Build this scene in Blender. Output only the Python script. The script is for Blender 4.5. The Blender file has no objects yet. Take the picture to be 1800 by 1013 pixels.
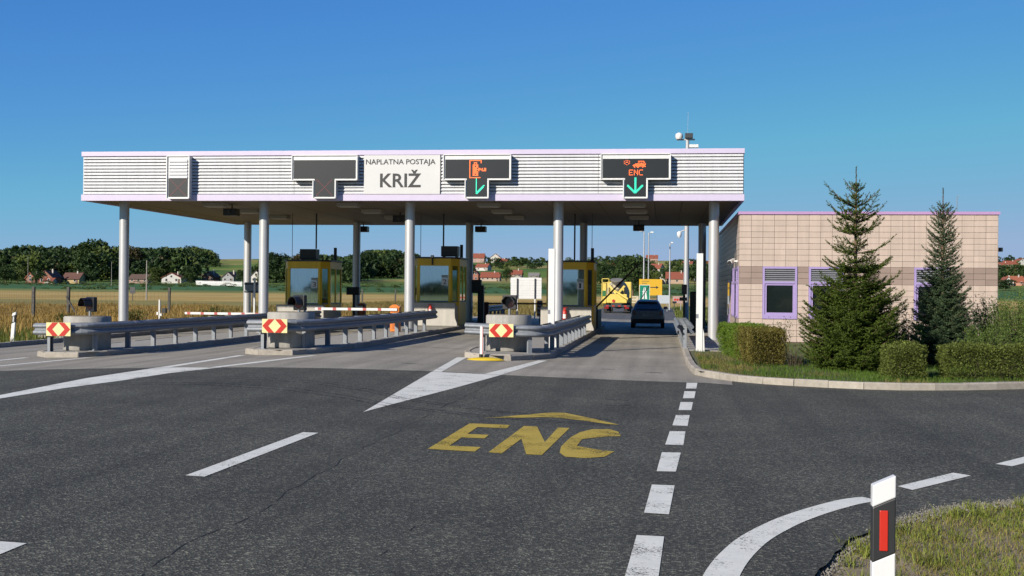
import bpy, bmesh, math, random
import numpy as np
from mathutils import Vector, Matrix
random.seed(7); RNG = np.random.default_rng(11)
R = math.radians
SC = bpy.context.scene
COL = SC.collection

# ------------------------------------------------------------------ camera
FPX, EYE = 2130.0, 1.9
TH, PI_, RO = math.atan(269/FPX), 2.5/FPX, 0.0092
fw = Vector((-math.sin(TH)*math.cos(PI_), math.cos(TH)*math.cos(PI_), math.sin(PI_)))
r0 = Vector((math.cos(TH), math.sin(TH), 0)); u0 = r0.cross(fw)
rt = r0*math.cos(RO)+u0*math.sin(RO); up = u0*math.cos(RO)-r0*math.sin(RO)
cam = bpy.data.cameras.new('camera'); cam.sensor_width = 36; cam.lens = FPX/1800*36
cam.clip_start = 0.1; cam.clip_end = 12000
co = bpy.data.objects.new('camera', cam); COL.objects.link(co)
m = Matrix((rt, up, -fw)).transposed().to_4x4(); m.translation = (0, 0, EYE); co.matrix_world = m
SC.camera = co
# ------------------------------------------------------------------ sky, sun, exposure
EXPO = 0.64                                            # exposed for the shade under the canopy
SX, SY = 1.22, 1.74                                   # shadow run per metre of height
SUN_EL = math.atan(1/math.hypot(SX, SY)); SUN_AZ = math.atan2(-SX, -SY)
w = bpy.data.worlds.new('World'); SC.world = w; w.use_nodes = True
nt = w.node_tree; bg = nt.nodes['Background']
sky = nt.nodes.new('ShaderNodeTexSky'); sky.sky_type = 'NISHITA'; sky.sun_disc = False
sky.sun_elevation = SUN_EL; sky.sun_rotation = SUN_AZ
sky.air_density = 0.6; sky.dust_density = 0.0; sky.ozone_density = 6.0; sky.altitude = 120
# the photograph's sky is a clear cyan blue with a gentle gradient: grade the sky evenly, channel by channel
sc_ = nt.nodes.new('ShaderNodeVectorMath'); sc_.operation = 'SCALE'; sc_.inputs['Scale'].default_value = .088; nt.links.new(sky.outputs[0], sc_.inputs[0])
sp_ = nt.nodes.new('ShaderNodeSeparateXYZ'); cb_ = nt.nodes.new('ShaderNodeCombineXYZ'); nt.links.new(sc_.outputs[0], sp_.inputs[0])
for i_, (k_, p_, top_) in enumerate(((.86, 1.0, .31), (1.04, .82, .445), (1.06, .56, .66))):
    a_ = nt.nodes.new('ShaderNodeMath'); a_.operation = 'POWER'; a_.inputs[1].default_value = p_; nt.links.new(sp_.outputs[i_], a_.inputs[0])
    b_ = nt.nodes.new('ShaderNodeMath'); b_.operation = 'MULTIPLY'; b_.inputs[1].default_value = k_; nt.links.new(a_.outputs[0], b_.inputs[0])
    c_ = nt.nodes.new('ShaderNodeMath'); c_.operation = 'SMOOTH_MIN'; c_.inputs[1].default_value = top_; c_.inputs[2].default_value = .12*top_; nt.links.new(b_.outputs[0], c_.inputs[0])
    d_ = nt.nodes.new('ShaderNodeMath'); d_.operation = 'MULTIPLY'; d_.inputs[1].default_value = 10; nt.links.new(c_.outputs[0], d_.inputs[0]); nt.links.new(d_.outputs[0], cb_.inputs[i_])
nt.links.new(cb_.outputs[0], bg.inputs[0]); bg.inputs[1].default_value = 0.1*2**-EXPO
sl = bpy.data.lights.new('sun', 'SUN'); sl.energy = 4.9; sl.angle = R(0.53); sl.color = (1, 0.925, 0.81)
so = bpy.data.objects.new('sun', sl); COL.objects.link(so)
so.rotation_euler = Vector((SX, SY, -1)).to_track_quat('-Z', 'Y').to_euler(); so.location = (-30, -40, 40)
vs = SC.view_settings; vs.view_transform = 'Standard'; vs.look = 'None'; vs.exposure = EXPO; vs.gamma = 1
vs.use_curve_mapping = False
SC.cycles.max_bounces = 5; SC.cycles.diffuse_bounces = 3; SC.cycles.transparent_max_bounces = 10; SC.cycles.use_denoising = True

# ------------------------------------------------------------------ materials
MATS = {}
ALB = .68                                              # one reflectance scale for every surface
def mat(name, col, rough=.7, metal=0., var=0., vs=4., bump=0., bs=40., rnd=0., isl=0., spec=.5, emit=None, trans=0., streak=0.):
    if name in MATS: return MATS[name]
    col = tuple(c if emit else c*ALB for c in col); emit = emit*2**-EXPO if emit else None
    m = bpy.data.materials.new(name); m.use_nodes = True; t = m.node_tree; N = t.nodes; Lk = t.links.new
    b = N['Principled BSDF']; b.inputs['Roughness'].default_value = rough; b.inputs['Metallic'].default_value = metal
    b.inputs['Specular IOR Level'].default_value = spec
    b.inputs['Base Color'].default_value = (*col, 1)
    if emit: b.inputs['Emission Color'].default_value = (*col, 1); b.inputs['Emission Strength'].default_value = emit
    src = None
    pos = N.new('ShaderNodeNewGeometry')
    fac = []
    if var:
        nz = N.new('ShaderNodeTexNoise'); nz.inputs['Scale'].default_value = vs; nz.inputs['Detail'].default_value = 5
        nz.inputs['Roughness'].default_value = .65
        Lk(pos.outputs['Position'], nz.inputs['Vector'])
        mr = N.new('ShaderNodeMapRange'); mr.inputs[1].default_value = .25; mr.inputs[2].default_value = .75
        mr.inputs[3].default_value = 1-var; mr.inputs[4].default_value = 1+var; Lk(nz.outputs[0], mr.inputs[0]); fac.append(mr.outputs[0])
    if streak:                                            # vertical rain streaks / dirt
        mp = N.new('ShaderNodeMapping'); mp.inputs['Scale'].default_value = (9, 9, .5); Lk(pos.outputs['Position'], mp.inputs[0])
        nz = N.new('ShaderNodeTexNoise'); nz.inputs['Scale'].default_value = 1; nz.inputs['Detail'].default_value = 4; Lk(mp.outputs[0], nz.inputs['Vector'])
        mr = N.new('ShaderNodeMapRange'); mr.inputs[1].default_value = .3; mr.inputs[2].default_value = .7
        mr.inputs[3].default_value = 1-streak; mr.inputs[4].default_value = 1.03; Lk(nz.outputs[0], mr.inputs[0]); fac.append(mr.outputs[0])
    if rnd:
        oi = N.new('ShaderNodeObjectInfo'); mr = N.new('ShaderNodeMapRange'); mr.inputs[3].default_value = 1-rnd; mr.inputs[4].default_value = 1+rnd
        Lk(oi.outputs['Random'], mr.inputs[0]); fac.append(mr.outputs[0])
    if isl:
        mr = N.new('ShaderNodeMapRange'); mr.inputs[3].default_value = 1-isl; mr.inputs[4].default_value = 1+isl
        Lk(pos.outputs['Random Per Island'], mr.inputs[0]); fac.append(mr.outputs[0])
    if fac:
        f = fac[0]
        for g in fac[1:]:
            mu = N.new('ShaderNodeMath'); mu.operation = 'MULTIPLY'; Lk(f, mu.inputs[0]); Lk(g, mu.inputs[1]); f = mu.outputs[0]
        vm = N.new('ShaderNodeVectorMath'); vm.operation = 'SCALE'; vm.inputs[0].default_value = col; Lk(f, vm.inputs['Scale'])
        Lk(vm.outputs[0], b.inputs['Base Color']); src = vm.outputs[0]
    if bump:
        nz = N.new('ShaderNodeTexNoise'); nz.inputs['Scale'].default_value = bs; nz.inputs['Detail'].default_value = 3
        Lk(pos.outputs['Position'], nz.inputs['Vector'])
        bp = N.new('ShaderNodeBump'); bp.inputs['Strength'].default_value = bump; bp.inputs['Distance'].default_value = .02
        Lk(nz.outputs[0], bp.inputs['Height']); Lk(bp.outputs[0], b.inputs['Normal'])
    if trans:                                             # thin leaves let light through
        tr = N.new('ShaderNodeBsdfTranslucent'); tr.inputs[0].default_value = (col[0]*1.5, col[1]*1.5, col[2]*.8, 1)
        mx = N.new('ShaderNodeMixShader'); mx.inputs[0].default_value = trans
        Lk(b.outputs[0], mx.inputs[1]); Lk(tr.outputs[0], mx.inputs[2]); Lk(mx.outputs[0], N['Material Output'].inputs[0])
    MATS[name] = m; return m

def asphalt(name, base, warm, speck, patch, bump=.5, lane=0.):
    m = bpy.data.materials.new(name); m.use_nodes = True; t = m.node_tree; N = t.nodes; Lk = t.links.new
    b = N['Principled BSDF']; b.inputs['Roughness'].default_value = .82; b.inputs['Specular IOR Level'].default_value = .35
    pos = N.new('ShaderNodeNewGeometry').outputs['Position']
    def noise(sc, det=2, vec=pos, rough=.5):
        n = N.new('ShaderNodeTexNoise'); n.inputs['Scale'].default_value = sc; n.inputs['Detail'].default_value = det
        n.inputs['Roughness'].default_value = rough; Lk(vec, n.inputs['Vector']); return n.outputs[0]
    def rng(s, a, b_, c, d):
        r = N.new('ShaderNodeMapRange'); r.inputs[1].default_value = a; r.inputs[2].default_value = b_
        r.inputs[3].default_value = c; r.inputs[4].default_value = d; Lk(s, r.inputs[0]); return r.outputs[0]
    def mul(a, b_):
        n = N.new('ShaderNodeMath'); n.operation = 'MULTIPLY'; Lk(a, n.inputs[0]); Lk(b_, n.inputs[1]); return n.outputs[0]
    v = N.new('ShaderNodeTexVoronoi'); v.inputs['Scale'].default_value = 58; Lk(pos, v.inputs['Vector'])
    sep = N.new('ShaderNodeSeparateColor'); Lk(v.outputs['Color'], sep.inputs[0])
    pw = N.new('ShaderNodeMath'); pw.operation = 'POWER'; pw.inputs[1].default_value = 5; Lk(sep.outputs[0], pw.inputs[0])
    f = mul(rng(pw.outputs[0], 0, 1, 1-.35*speck, 1+2.6*speck), rng(noise(.45, 6, rough=.6), .3, .7, 1-patch, 1+patch))
    f = mul(f, rng(noise(14, 4, rough=.7), .3, .7, 1-.22*speck, 1+.22*speck))
    mp = N.new('ShaderNodeMapping'); mp.inputs['Scale'].default_value = (2.2, .07, 1); Lk(pos, mp.inputs[0])   # worn along the driving direction
    f = mul(f, rng(noise(1, 4, mp.outputs[0]), .3, .7, 1-patch*.7-lane, 1+patch*.7+lane))
    vm = N.new('ShaderNodeVectorMath'); vm.operation = 'SCALE'; vm.inputs[0].default_value = (base*ALB*warm[0], base*ALB*warm[1], base*ALB*warm[2]); Lk(f, vm.inputs['Scale'])
    Lk(vm.outputs[0], b.inputs['Base Color'])
    bp = N.new('ShaderNodeBump'); bp.inputs['Strength'].default_value = bump; bp.inputs['Distance'].default_value = .012
    Lk(v.outputs['Distance'], bp.inputs['Height']); Lk(bp.outputs[0], b.inputs['Normal'])
    MATS[name] = m; return m

def worn_paint(name, col, amount):
    """road paint with the asphalt showing through where it has worn off"""
    m = mat(name, col, .6, var=.12, vs=6); t = m.node_tree; N = t.nodes; Lk = t.links.new
    pos = N.new('ShaderNodeNewGeometry').outputs['Position']
    n = N.new('ShaderNodeTexNoise'); n.inputs['Scale'].default_value = 42; n.inputs['Detail'].default_value = 6; n.inputs['Roughness'].default_value = .75; Lk(pos, n.inputs['Vector'])
    n2 = N.new('ShaderNodeTexNoise'); n2.inputs['Scale'].default_value = 2.2; Lk(pos, n2.inputs['Vector'])
    ad = N.new('ShaderNodeMath'); Lk(n.outputs[0], ad.inputs[0])
    ms = N.new('ShaderNodeMath'); ms.operation = 'MULTIPLY'; ms.inputs[1].default_value = .45; Lk(n2.outputs[0], ms.inputs[0]); Lk(ms.outputs[0], ad.inputs[1])
    mr = N.new('ShaderNodeMapRange'); mr.inputs[1].default_value = amount-.04; mr.inputs[2].default_value = amount+.04; Lk(ad.outputs[0], mr.inputs[0])
    tr = N.new('ShaderNodeBsdfTransparent'); mx = N.new('ShaderNodeMixShader')
    Lk(mr.outputs[0], mx.inputs[0]); Lk(tr.outputs[0], mx.inputs[1]); Lk(N['Principled BSDF'].outputs[0], mx.inputs[2]); Lk(mx.outputs[0], N['Material Output'].inputs[0])
    return m

# ------------------------------------------------------------------ mesh helpers
class MB:
    def __init__(s): s.v = []; s.f = []; s.m = []; s.sm = []
    def add(s, vs, fs, mi=0, smooth=False):
        o = len(s.v); s.v += [tuple(p) for p in vs]; s.f += [[i+o for i in f] for f in fs]; s.m += [mi]*len(fs); s.sm += [smooth]*len(fs); return s
    def box(s, a, b, mi=0):
        (x0, y0, z0), (x1, y1, z1) = a, b
        return s.add([(x0,y0,z0),(x1,y0,z0),(x1,y1,z0),(x0,y1,z0),(x0,y0,z1),(x1,y0,z1),(x1,y1,z1),(x0,y1,z1)],
                     [(0,3,2,1),(4,5,6,7),(0,1,5,4),(1,2,6,5),(2,3,7,6),(3,0,4,7)], mi)
    def cbox(s, c, d, mi=0): return s.box([c[i]-d[i]/2 for i in range(3)], [c[i]+d[i]/2 for i in range(3)], mi)
    def cyl(s, p0, p1, r0, r1=None, n=12, mi=0, smooth=True, caps=True):
        r1 = r0 if r1 is None else r1; p0, p1 = Vector(p0), Vector(p1); d = (p1-p0).normalized()
        a = d.orthogonal().normalized(); b = d.cross(a)
        vs = [p0+(a*math.cos(2*math.pi*i/n)+b*math.sin(2*math.pi*i/n))*r0 for i in range(n)]+[p1+(a*math.cos(2*math.pi*i/n)+b*math.sin(2*math.pi*i/n))*r1 for i in range(n)]
        s.add(vs, [(i, (i+1) % n, n+(i+1) % n, n+i) for i in range(n)], mi, smooth)
        if caps: s.add(vs[:n], [tuple(range(n))[::-1]], mi); s.add(vs[n:], [tuple(range(n))], mi)
        return s
    def lathe(s, prof, c=(0,0,0), ax=(0,0,1), n=16, mi=0, smooth=True):
        ax = Vector(ax).normalized(); a = ax.orthogonal().normalized(); b = ax.cross(a); c = Vector(c); vs = []
        for r, h in prof: vs += [c+ax*h+(a*math.cos(2*math.pi*i/n)+b*math.sin(2*math.pi*i/n))*r for i in range(n)]
        fs = [(j*n+i, j*n+(i+1) % n, (j+1)*n+(i+1) % n, (j+1)*n+i) for j in range(len(prof)-1) for i in range(n)]
        s.add(vs, fs, mi, smooth); s.add(vs[:n], [tuple(range(n))[::-1]], mi); s.add(vs[-n:], [tuple(range(n))], mi); return s
    def prism(s, poly, d, fn, mi=0):
        """poly: 2-D outline, fn(u,v,w) -> point, extruded from w=d[0] to d[1]"""
        n = len(poly); vs = [fn(u, v, d[0]) for u, v in poly]+[fn(u, v, d[1]) for u, v in poly]
        return s.add(vs, [tuple(range(n)), tuple(range(n, 2*n))[::-1]]+[(i, n+i, n+(i+1) % n, (i+1) % n) for i in range(n)], mi)
    def tube(s, path, r, n=6, mi=0):
        for p, q in zip(path[:-1], path[1:]): s.cyl(p, q, r, r, n, mi)
        return s
    def loft(s, secs, mi=0, smooth=True, close=True, caps=True):
        n = len(secs[0]); vs = [p for c in secs for p in c]
        fs = [(j*n+i, j*n+(i+1) % n, (j+1)*n+(i+1) % n, (j+1)*n+i) for j in range(len(secs)-1) for i in range(n if close else n-1)]
        s.add(vs, fs, mi, smooth)
        if caps: s.add(secs[0], [tuple(range(n))[::-1]], mi); s.add(secs[-1], [tuple(range(n))], mi)
        return s
    def mesh(s, name, mats):
        me = bpy.data.meshes.new(name); me.from_pydata(s.v, [], s.f)
        for m_ in (mats if isinstance(mats, (list, tuple)) else [mats]): me.materials.append(m_)
        me.polygons.foreach_set('material_index', s.m); me.polygons.foreach_set('use_smooth', s.sm)
        bm = bmesh.new(); bm.from_mesh(me); bmesh.ops.recalc_face_normals(bm, faces=bm.faces); bm.to_mesh(me); bm.free()
        return me
    def build(s, name, mats, parent=None, loc=(0,0,0), bevel=0):
        o = obj(name, s.mesh(name, mats), parent, loc)
        if bevel:
            b = o.modifiers.new('bevel', 'BEVEL'); b.width = bevel; b.segments = 2; b.limit_method = 'ANGLE'
        return o
def obj(name, me, parent=None, loc=(0,0,0)):
    o = bpy.data.objects.new(name, me); COL.objects.link(o); o.location = loc
    if parent: o.parent = parent
    return o
def npmesh(name, V, F, m, smooth=False):
    me = bpy.data.meshes.new(name); V = np.asarray(V, np.float32).reshape(-1, 3); F = np.asarray(F, np.int32); k = F.shape[1]
    me.vertices.add(len(V)); me.vertices.foreach_set('co', V.ravel())
    me.loops.add(F.size); me.loops.foreach_set('vertex_index', F.ravel())
    me.polygons.add(len(F)); me.polygons.foreach_set('loop_start', np.arange(0, F.size, k, dtype=np.int32))
    if smooth: me.polygons.foreach_set('use_smooth', np.ones(len(F), bool))
    me.update(calc_edges=True); me.materials.append(m); return me
def tag(o, label, cat, group=None):
    o['label'] = label; o['category'] = cat
    if group: o['group'] = group
    return o
def thing(name, label, cat, loc=(0,0,0), rz=0, group=None):
    o = bpy.data.objects.new(name, None); COL.objects.link(o); o.location = loc; o.rotation_euler = (0, 0, rz)
    o.empty_display_size = .2; return tag(o, label, cat, group)
def struct(o, kind='structure'): o['kind'] = kind; return o
def copy_tree(o, parent=None):
    c = o.copy(); COL.objects.link(c); c.parent = parent
    for ch in list(o.children): copy_tree(ch, c)
    return c
def XZ(y): return lambda u, v, w_: (u, y+w_, v)
def text_mesh(s, name, m, size=1., extrude=.004, bold=0.):
    c = bpy.data.curves.new(name, 'FONT'); c.body = s; c.size = size; c.extrude = extrude; c.align_x = 'CENTER'; c.align_y = 'CENTER'
    c.resolution_u = 3; c.offset = bold; o = bpy.data.objects.new('tmp', c); COL.objects.link(o)
    me = bpy.data.meshes.new_from_object(o.evaluated_get(bpy.context.evaluated_depsgraph_get())); me.name = name
    bpy.data.objects.remove(o); bpy.data.curves.remove(c); me.materials.clear(); me.materials.append(m)
    xs = [v.co.x for v in me.vertices]; ys = [v.co.y for v in me.vertices]
    cx, cy = (min(xs)+max(xs))/2, (min(ys)+max(ys))/2
    for v in me.vertices: v.co.x -= cx; v.co.y -= cy
    return me, max(xs)-min(xs), max(ys)-min(ys)
def sign_text(s, name, m, cx, y, cz, w_, h_, parent, bold=0.):
    """upright lettering facing -Y, fitted to a width and height"""
    me, a, b = text_mesh(s, name, m, bold=bold); o = obj(name, me, parent, (cx, y, cz)); o.rotation_euler = (R(90), 0, 0)
    o.scale = (w_/a, h_/b, 1); return o

def zg(x): return 0.2*math.exp(-((x+9)/5)**2)           # the plaza is crowned for drainage
_ty = [-100, 200, 300, 550, 700, 850, 1100, 1600, 3000, 9000]; _tz = [0, 0, .6, 3.2, 7, 12, 24, 40, 48, 50]
def tz(x, y):
    z = float(np.interp(y, _ty, _tz))
    if y > 620: z += (math.sin(x*.012+1.3)*math.sin(y*.009)*2.0+math.sin(x*.004)*1.2)*min(1, (y-620)/250)
    return z

# ------------------------------------------------------------------ palette
white = mat('white_paint', (.8, .8, .78), .45, var=.04, vs=3, streak=.06)
lilac = mat('lilac_sheet_metal', (.64, .57, .74), .4, var=.04)
purple = mat('purple_frame_paint', (.40, .31, .58), .4, var=.05)
steel = mat('galvanised_steel', (.27, .29, .315), .5, .1, var=.16, vs=7, streak=.12)
colm = mat('brushed_column_metal', (.64, .64, .64), .40, .4, var=.05, vs=2, streak=.06)
conc = mat('weathered_concrete', (.42, .40, .36), .9, var=.16, vs=5, bump=.3, bs=60, streak=.18)
concp = mat('pale_cast_concrete', (.55, .52, .46), .85, var=.07, vs=3, streak=.12)
kerbm = mat('kerb_concrete', (.40, .36, .30), .92, var=.2, vs=9, bump=.4, bs=70, rnd=.16)
pavem = mat('concrete_paving', (.36, .34, .30), .9, var=.15, vs=3, bump=.2)
black = mat('black_plastic', (.012, .012, .013), .45, var=.2)
dark = mat('dark_grey_metal', (.05, .053, .058), .5, .2, var=.15)
yellow = mat('booth_yellow_paint', (.95, .60, .010), .42, var=.06, vs=3, streak=.1)
orange = mat('orange_cabinet_paint', (.75, .20, .012), .45, var=.06)
redp = mat('red_paint', (.55, .03, .02), .4, var=.08)
reflred = mat('red_reflective_film', (.58, .028, .014), .35, var=.05)
reflcream = mat('cream_reflective_film', (.86, .74, .36), .4, var=.06)
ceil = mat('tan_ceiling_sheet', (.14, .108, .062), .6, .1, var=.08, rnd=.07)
rubber = mat('tyre_rubber', (.02, .02, .02), .8)
glass = mat('dark_tinted_glass', (.012, .018, .018), .04, spec=.9)
led_black = mat('matrix_panel_black', (.018, .02, .021), .35, var=.1)
led_red = mat('lit_orange_matrix_dots', (1, .16, .03), .5, emit=1.1)
led_dim = mat('unlit_red_matrix_dots', (.19, .025, .03), .5)
led_green = mat('lit_green_matrix_dots', (.03, .75, .48), .5, emit=.75)
roadwhite = worn_paint('worn_white_road_paint', (.88, .87, .77), .60)
roadyellow = worn_paint('worn_yellow_road_paint', (.56, .40, .03), .635)
asph = asphalt('dark_asphalt', .068, (1.10, 1.07, .80), .95, .27, .55)
asph2 = asphalt('pale_worn_asphalt', .29, (1.11, 1.01, .82), .22, .16, .25, lane=.10)
# ================================================================== ground, roads, markings, kerbs
def band_mat():
    """fields: stripes of crops that follow the distance from the road, patchwork on the hills"""
    m = bpy.data.materials.new('fields_and_meadows'); m.use_nodes = True; t = m.node_tree; N = t.nodes; Lk = t.links.new
    b = N['Principled BSDF']; b.inputs['Roughness'].default_value = .95; b.inputs['Specular IOR Level'].default_value = .1
    pos = N.new('ShaderNodeNewGeometry').outputs['Position']
    sp = N.new('ShaderNodeSeparateXYZ'); Lk(pos, sp.inputs[0])
    def noise(sc, vec=pos, det=4):
        n = N.new('ShaderNodeTexNoise'); n.inputs['Scale'].default_value = sc; n.inputs['Detail'].default_value = det; Lk(vec, n.inputs['Vector']); return n.outputs[0]
    def mth(op, a, b_):
        n = N.new('ShaderNodeMath'); n.operation = op
        for i, q in enumerate((a, b_)):
            if isinstance(q, (int, float)): n.inputs[i].default_value = q
            else: Lk(q, n.inputs[i])
        return n.outputs[0]
    y = mth('ADD', sp.outputs['Y'], mth('MULTIPLY', mth('SUBTRACT', noise(.03), .5), 26))
    y = mth('ADD', y, mth('MULTIPLY', sp.outputs['X'], .06))
    cr = N.new('ShaderNodeValToRGB'); cr.color_ramp.interpolation = 'LINEAR'; Lk(mth('DIVIDE', y, 700), cr.inputs[0])
    st = [(.0, (.12,.13,.035)), (.065, (.17,.15,.045)), (.085, (.37,.29,.10)), (.15, (.40,.31,.12)), (.16, (.24,.21,.07)), (.21, (.25,.21,.07)), (.225, (.42,.30,.10)),
          (.30, (.38,.26,.085)), (.31, (.43,.32,.12)), (.385, (.40,.28,.09)), (.395, (.22,.21,.07)), (.45, (.13,.17,.05)), (.47, (.05,.12,.045)), (.74, (.06,.12,.04)), (.80, (.09,.14,.035)), (1., (.09,.13,.035))]
    e = cr.color_ramp.elements
    while len(e) > 1: e.remove(e[0])
    e[0].position = st[0][0]; e[0].color = (*st[0][1], 1)
    for p, c in st[1:]:
        q = e.new(p); q.color = (*c, 1)
    vo = N.new('ShaderNodeTexVoronoi'); vo.inputs['Scale'].default_value = .009; Lk(pos, vo.inputs['Vector'])
    c2 = N.new('ShaderNodeValToRGB'); s2 = N.new('ShaderNodeSeparateColor'); Lk(vo.outputs['Color'], s2.inputs[0]); Lk(s2.outputs[0], c2.inputs[0])
    c2.color_ramp.interpolation = 'CONSTANT'
    e = c2.color_ramp.elements; e[0].color = (.11,.17,.035,1); e[1].position = .3; e[1].color = (.18,.20,.05,1)
    q = e.new(.55); q.color = (.26,.23,.08,1); q = e.new(.75); q.color = (.08,.14,.035,1)
    mr = N.new('ShaderNodeMapRange'); mr.inputs[1].default_value = 600; mr.inputs[2].default_value = 680; Lk(sp.outputs['Y'], mr.inputs[0])
    mx = N.new('ShaderNodeMix'); mx.data_type = 'RGBA'; Lk(mr.outputs[0], mx.inputs[0]); Lk(cr.outputs[0], mx.inputs[6]); Lk(c2.outputs[0], mx.inputs[7])
    f = mth('ADD', .42, mth('MULTIPLY', noise(.9, det=6), .40)); f = mth('ADD', f, mth('MULTIPLY', noise(.12), .5))
    vm = N.new('ShaderNodeVectorMath'); vm.operation = 'SCALE'; Lk(mx.outputs[2], vm.inputs[0]); Lk(f, vm.inputs['Scale']); Lk(vm.outputs[0], b.inputs['Base Color'])
    return m
def ticks(a, b, n): return list(np.linspace(a, b, n, endpoint=False))
xs = ticks(-2400, -600, 8)+ticks(-600, -60, 40)+ticks(-60, -22, 12)+ticks(-22, 4, 52)+ticks(4, 60, 16)+ticks(60, 600, 36)+ticks(600, 2401, 9)+[2400]
ys = ticks(-400, -20, 6)+ticks(-20, 140, 32)+ticks(140, 1100, 96)+ticks(1100, 2600, 20)+[2600]
V = [(x, y, tz(x, y)-.07+(zg(x) if y < 140 else zg(x)*max(0, (200-y)/60))) for y in ys for x in xs]
nx = len(xs); Fc = [(j*nx+i, j*nx+i+1, (j+1)*nx+i+1, (j+1)*nx+i) for j in range(len(ys)-1) for i in range(nx-1)]
struct(obj('ground', npmesh('ground', V, Fc, band_mat(), True)))

def lerp(pts, x): return float(np.interp(x, [p[0] for p in pts], [p[1] for p in pts]))
def slice_sheet(name, m, x0, x1, lo, hi, dx=.25, dz=0., parent=None, ny=1):
    n = max(1, round((x1-x0)/dx)); V = []; Fc = []
    for i in range(n+1):
        x = x0+(x1-x0)*i/n; a, b = lo(x), hi(x)
        for j in range(ny+1): V.append((x, a+(b-a)*j/ny, zg(x)+dz))
    for i in range(n):
        for j in range(ny): k = i*(ny+1)+j; Fc.append((k, k+ny+1, k+ny+2, k+1))
    return obj(name, npmesh(name, V, Fc, m), parent)
JOINT = [(-21.5, 23.6), (-13.98, 24.15), (-12.9, 24.4), (-10.9, 24.4), (-9.15, 24.63), (-6.9, 25.4), (-4.8, 26.0), (-3.25, 25.85), (-1.8, 25.75), (-.44, 25.5), (.85, 25.4), (1.4, 24.95)]
KERB_R = [(.56, 62), (.56, 32.6), (.6, 29.5), (.69, 27.7), (1.02, 26.75), (1.57, 25.8), (2.1, 25.3), (2.65, 24.98), (3.7, 24.52), (4.75, 24.40), (5.9, 24.75), (7.15, 25.35), (8.6, 26.1), (11, 27.5), (15, 30)]
_kx = [(x, y) for x, y in KERB_R[3:]]
def road_top(x): return lerp(JOINT, x) if x < 1.4 else lerp(_kx, x)+.05
VERGE = [(.35, -20), (.5, 2), (.62, 4.5), (.8, 6.8), (1.01, 8.29), (1.14, 8.72), (1.29, 9.19), (1.43, 9.57), (1.63, 9.93), (1.94, 10.4), (2.2, 10.75), (2.47, 11.1), (2.78, 11.3), (3.27, 11.6), (5, 12.3), (9, 13.2), (20, 14.5), (40, 15.5)]
def road_low(x):
    if x < .35: return -25
    return lerp(VERGE, x)+.05*math.sin(x*23)*math.sin(x*9.1+1)+.025*math.sin(x*61)
road = struct(slice_sheet('road', asph, -34, .35, lambda x: -25, road_top, .25, ny=12))
slice_sheet('road_branch', asph, .35, 15, road_low, road_top, .06, parent=road)
slice_sheet('road_branch', asph, 15, 40, road_low, lambda x: 30+(x-15)*.5, 1, parent=road)
for o in (road,): pass
kerb_left_x = -19.9
apron = struct(slice_sheet('toll_plaza_apron', asph2, kerb_left_x, .69, lambda x: lerp(JOINT, x), lambda x: 78, .25, ny=4))
slice_sheet('apron_edge', asph2, .69, 1.4, lambda x: lerp(JOINT, x), lambda x: lerp(_kx, x)+.05, .05, parent=apron)
struct(slice_sheet('departure_road', asphalt('grey_asphalt', .11, (1, 1, .98), .5, .15, .3), -6, 1.2, lambda x: 78, lambda x: 138-.5*(x+6), .5, ny=6))

# verge in the foreground and beside the left kerb (bare soil under the grass blades)
soil = mat('dry_soil_and_thatch', (.25, .20, .125), .95, var=.4, vs=3, bump=.6, bs=30)
slice_v = []
n = 160
for i in range(n+1):
    x = .35+(20-.35)*(i/n)**1.6
    b = lerp(VERGE, x)+.12
    for j in range(5): slice_v.append((x, -6+(b+6)*j/4, (-.035 if x < 1.7 else -.008)-.012*(j == 4)))
Fc = [(i*5+j, (i+1)*5+j, (i+1)*5+j+1, i*5+j+1) for i in range(n) for j in range(4)]
struct(obj('verge', npmesh('verge', slice_v, Fc, soil)))

# ------------------------------------------------------------------ painted markings
def drape(name, poly, m, dz=.005, parent=road, sub=.6):
    """flat polygon on the crowned road; long edges are cut so it follows the crown"""
    pts = []
    for (a, b) in zip(poly, poly[1:]+poly[:1]):
        k = max(1, int(math.dist(a, b)/sub)); pts += [(a[0]+(b[0]-a[0])*i/k, a[1]+(b[1]-a[1])*i/k) for i in range(k)]
    bm = bmesh.new(); vs_ = [bm.verts.new((x, y, zg(x)+dz)) for x, y in pts]; f = bm.faces.new(vs_)
    bmesh.ops.triangulate(bm, faces=[f]); bmesh.ops.recalc_face_normals(bm, faces=bm.faces)
    for f in bm.faces:
        if f.normal.z < 0: f.normal_flip()
    me = bpy.data.meshes.new(name); bm.to_mesh(me); bm.free(); me.materials.append(m); return obj(name, me, parent)
DASH = [[(.46,25.24),(.68,25.27),(.62,23.78),(.42,23.74)], [(.38,23.08),(.59,23.12),(.53,21.62),(.33,21.57)], [(.28,20.82),(.49,20.85),(.43,19.45),(.23,19.41)],
        [(.18,18.62),(.39,18.66),(.33,17.15),(.12,17.18)], [(.08,16.45),(.29,16.49),(.24,15.0),(.02,15.01)], [(-.02,14.28),(.2,14.3),(.13,12.79),(-.07,12.77)],
        [(-.11,11.88),(.11,11.87),(.05,10.33),(-.16,10.36)], [(-.2,9.4),(.01,9.39),(-.03,7.9),(-.25,7.9)], [(-.3,7.1),(-.08,7.1),(-.13,5.6),(-.34,5.6)]]
for d in DASH: drape('lane_dash', d, roadwhite)
drape('lane_dash', [(-4.53,11.1),(-4.34,11.1),(-4.28,14.73),(-4.47,14.7)], roadwhite)
drape('lane_dash', [(-4.62,8.0),(-4.42,8.0),(-4.36,4.4),(-4.56,4.4)], roadwhite)
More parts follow.
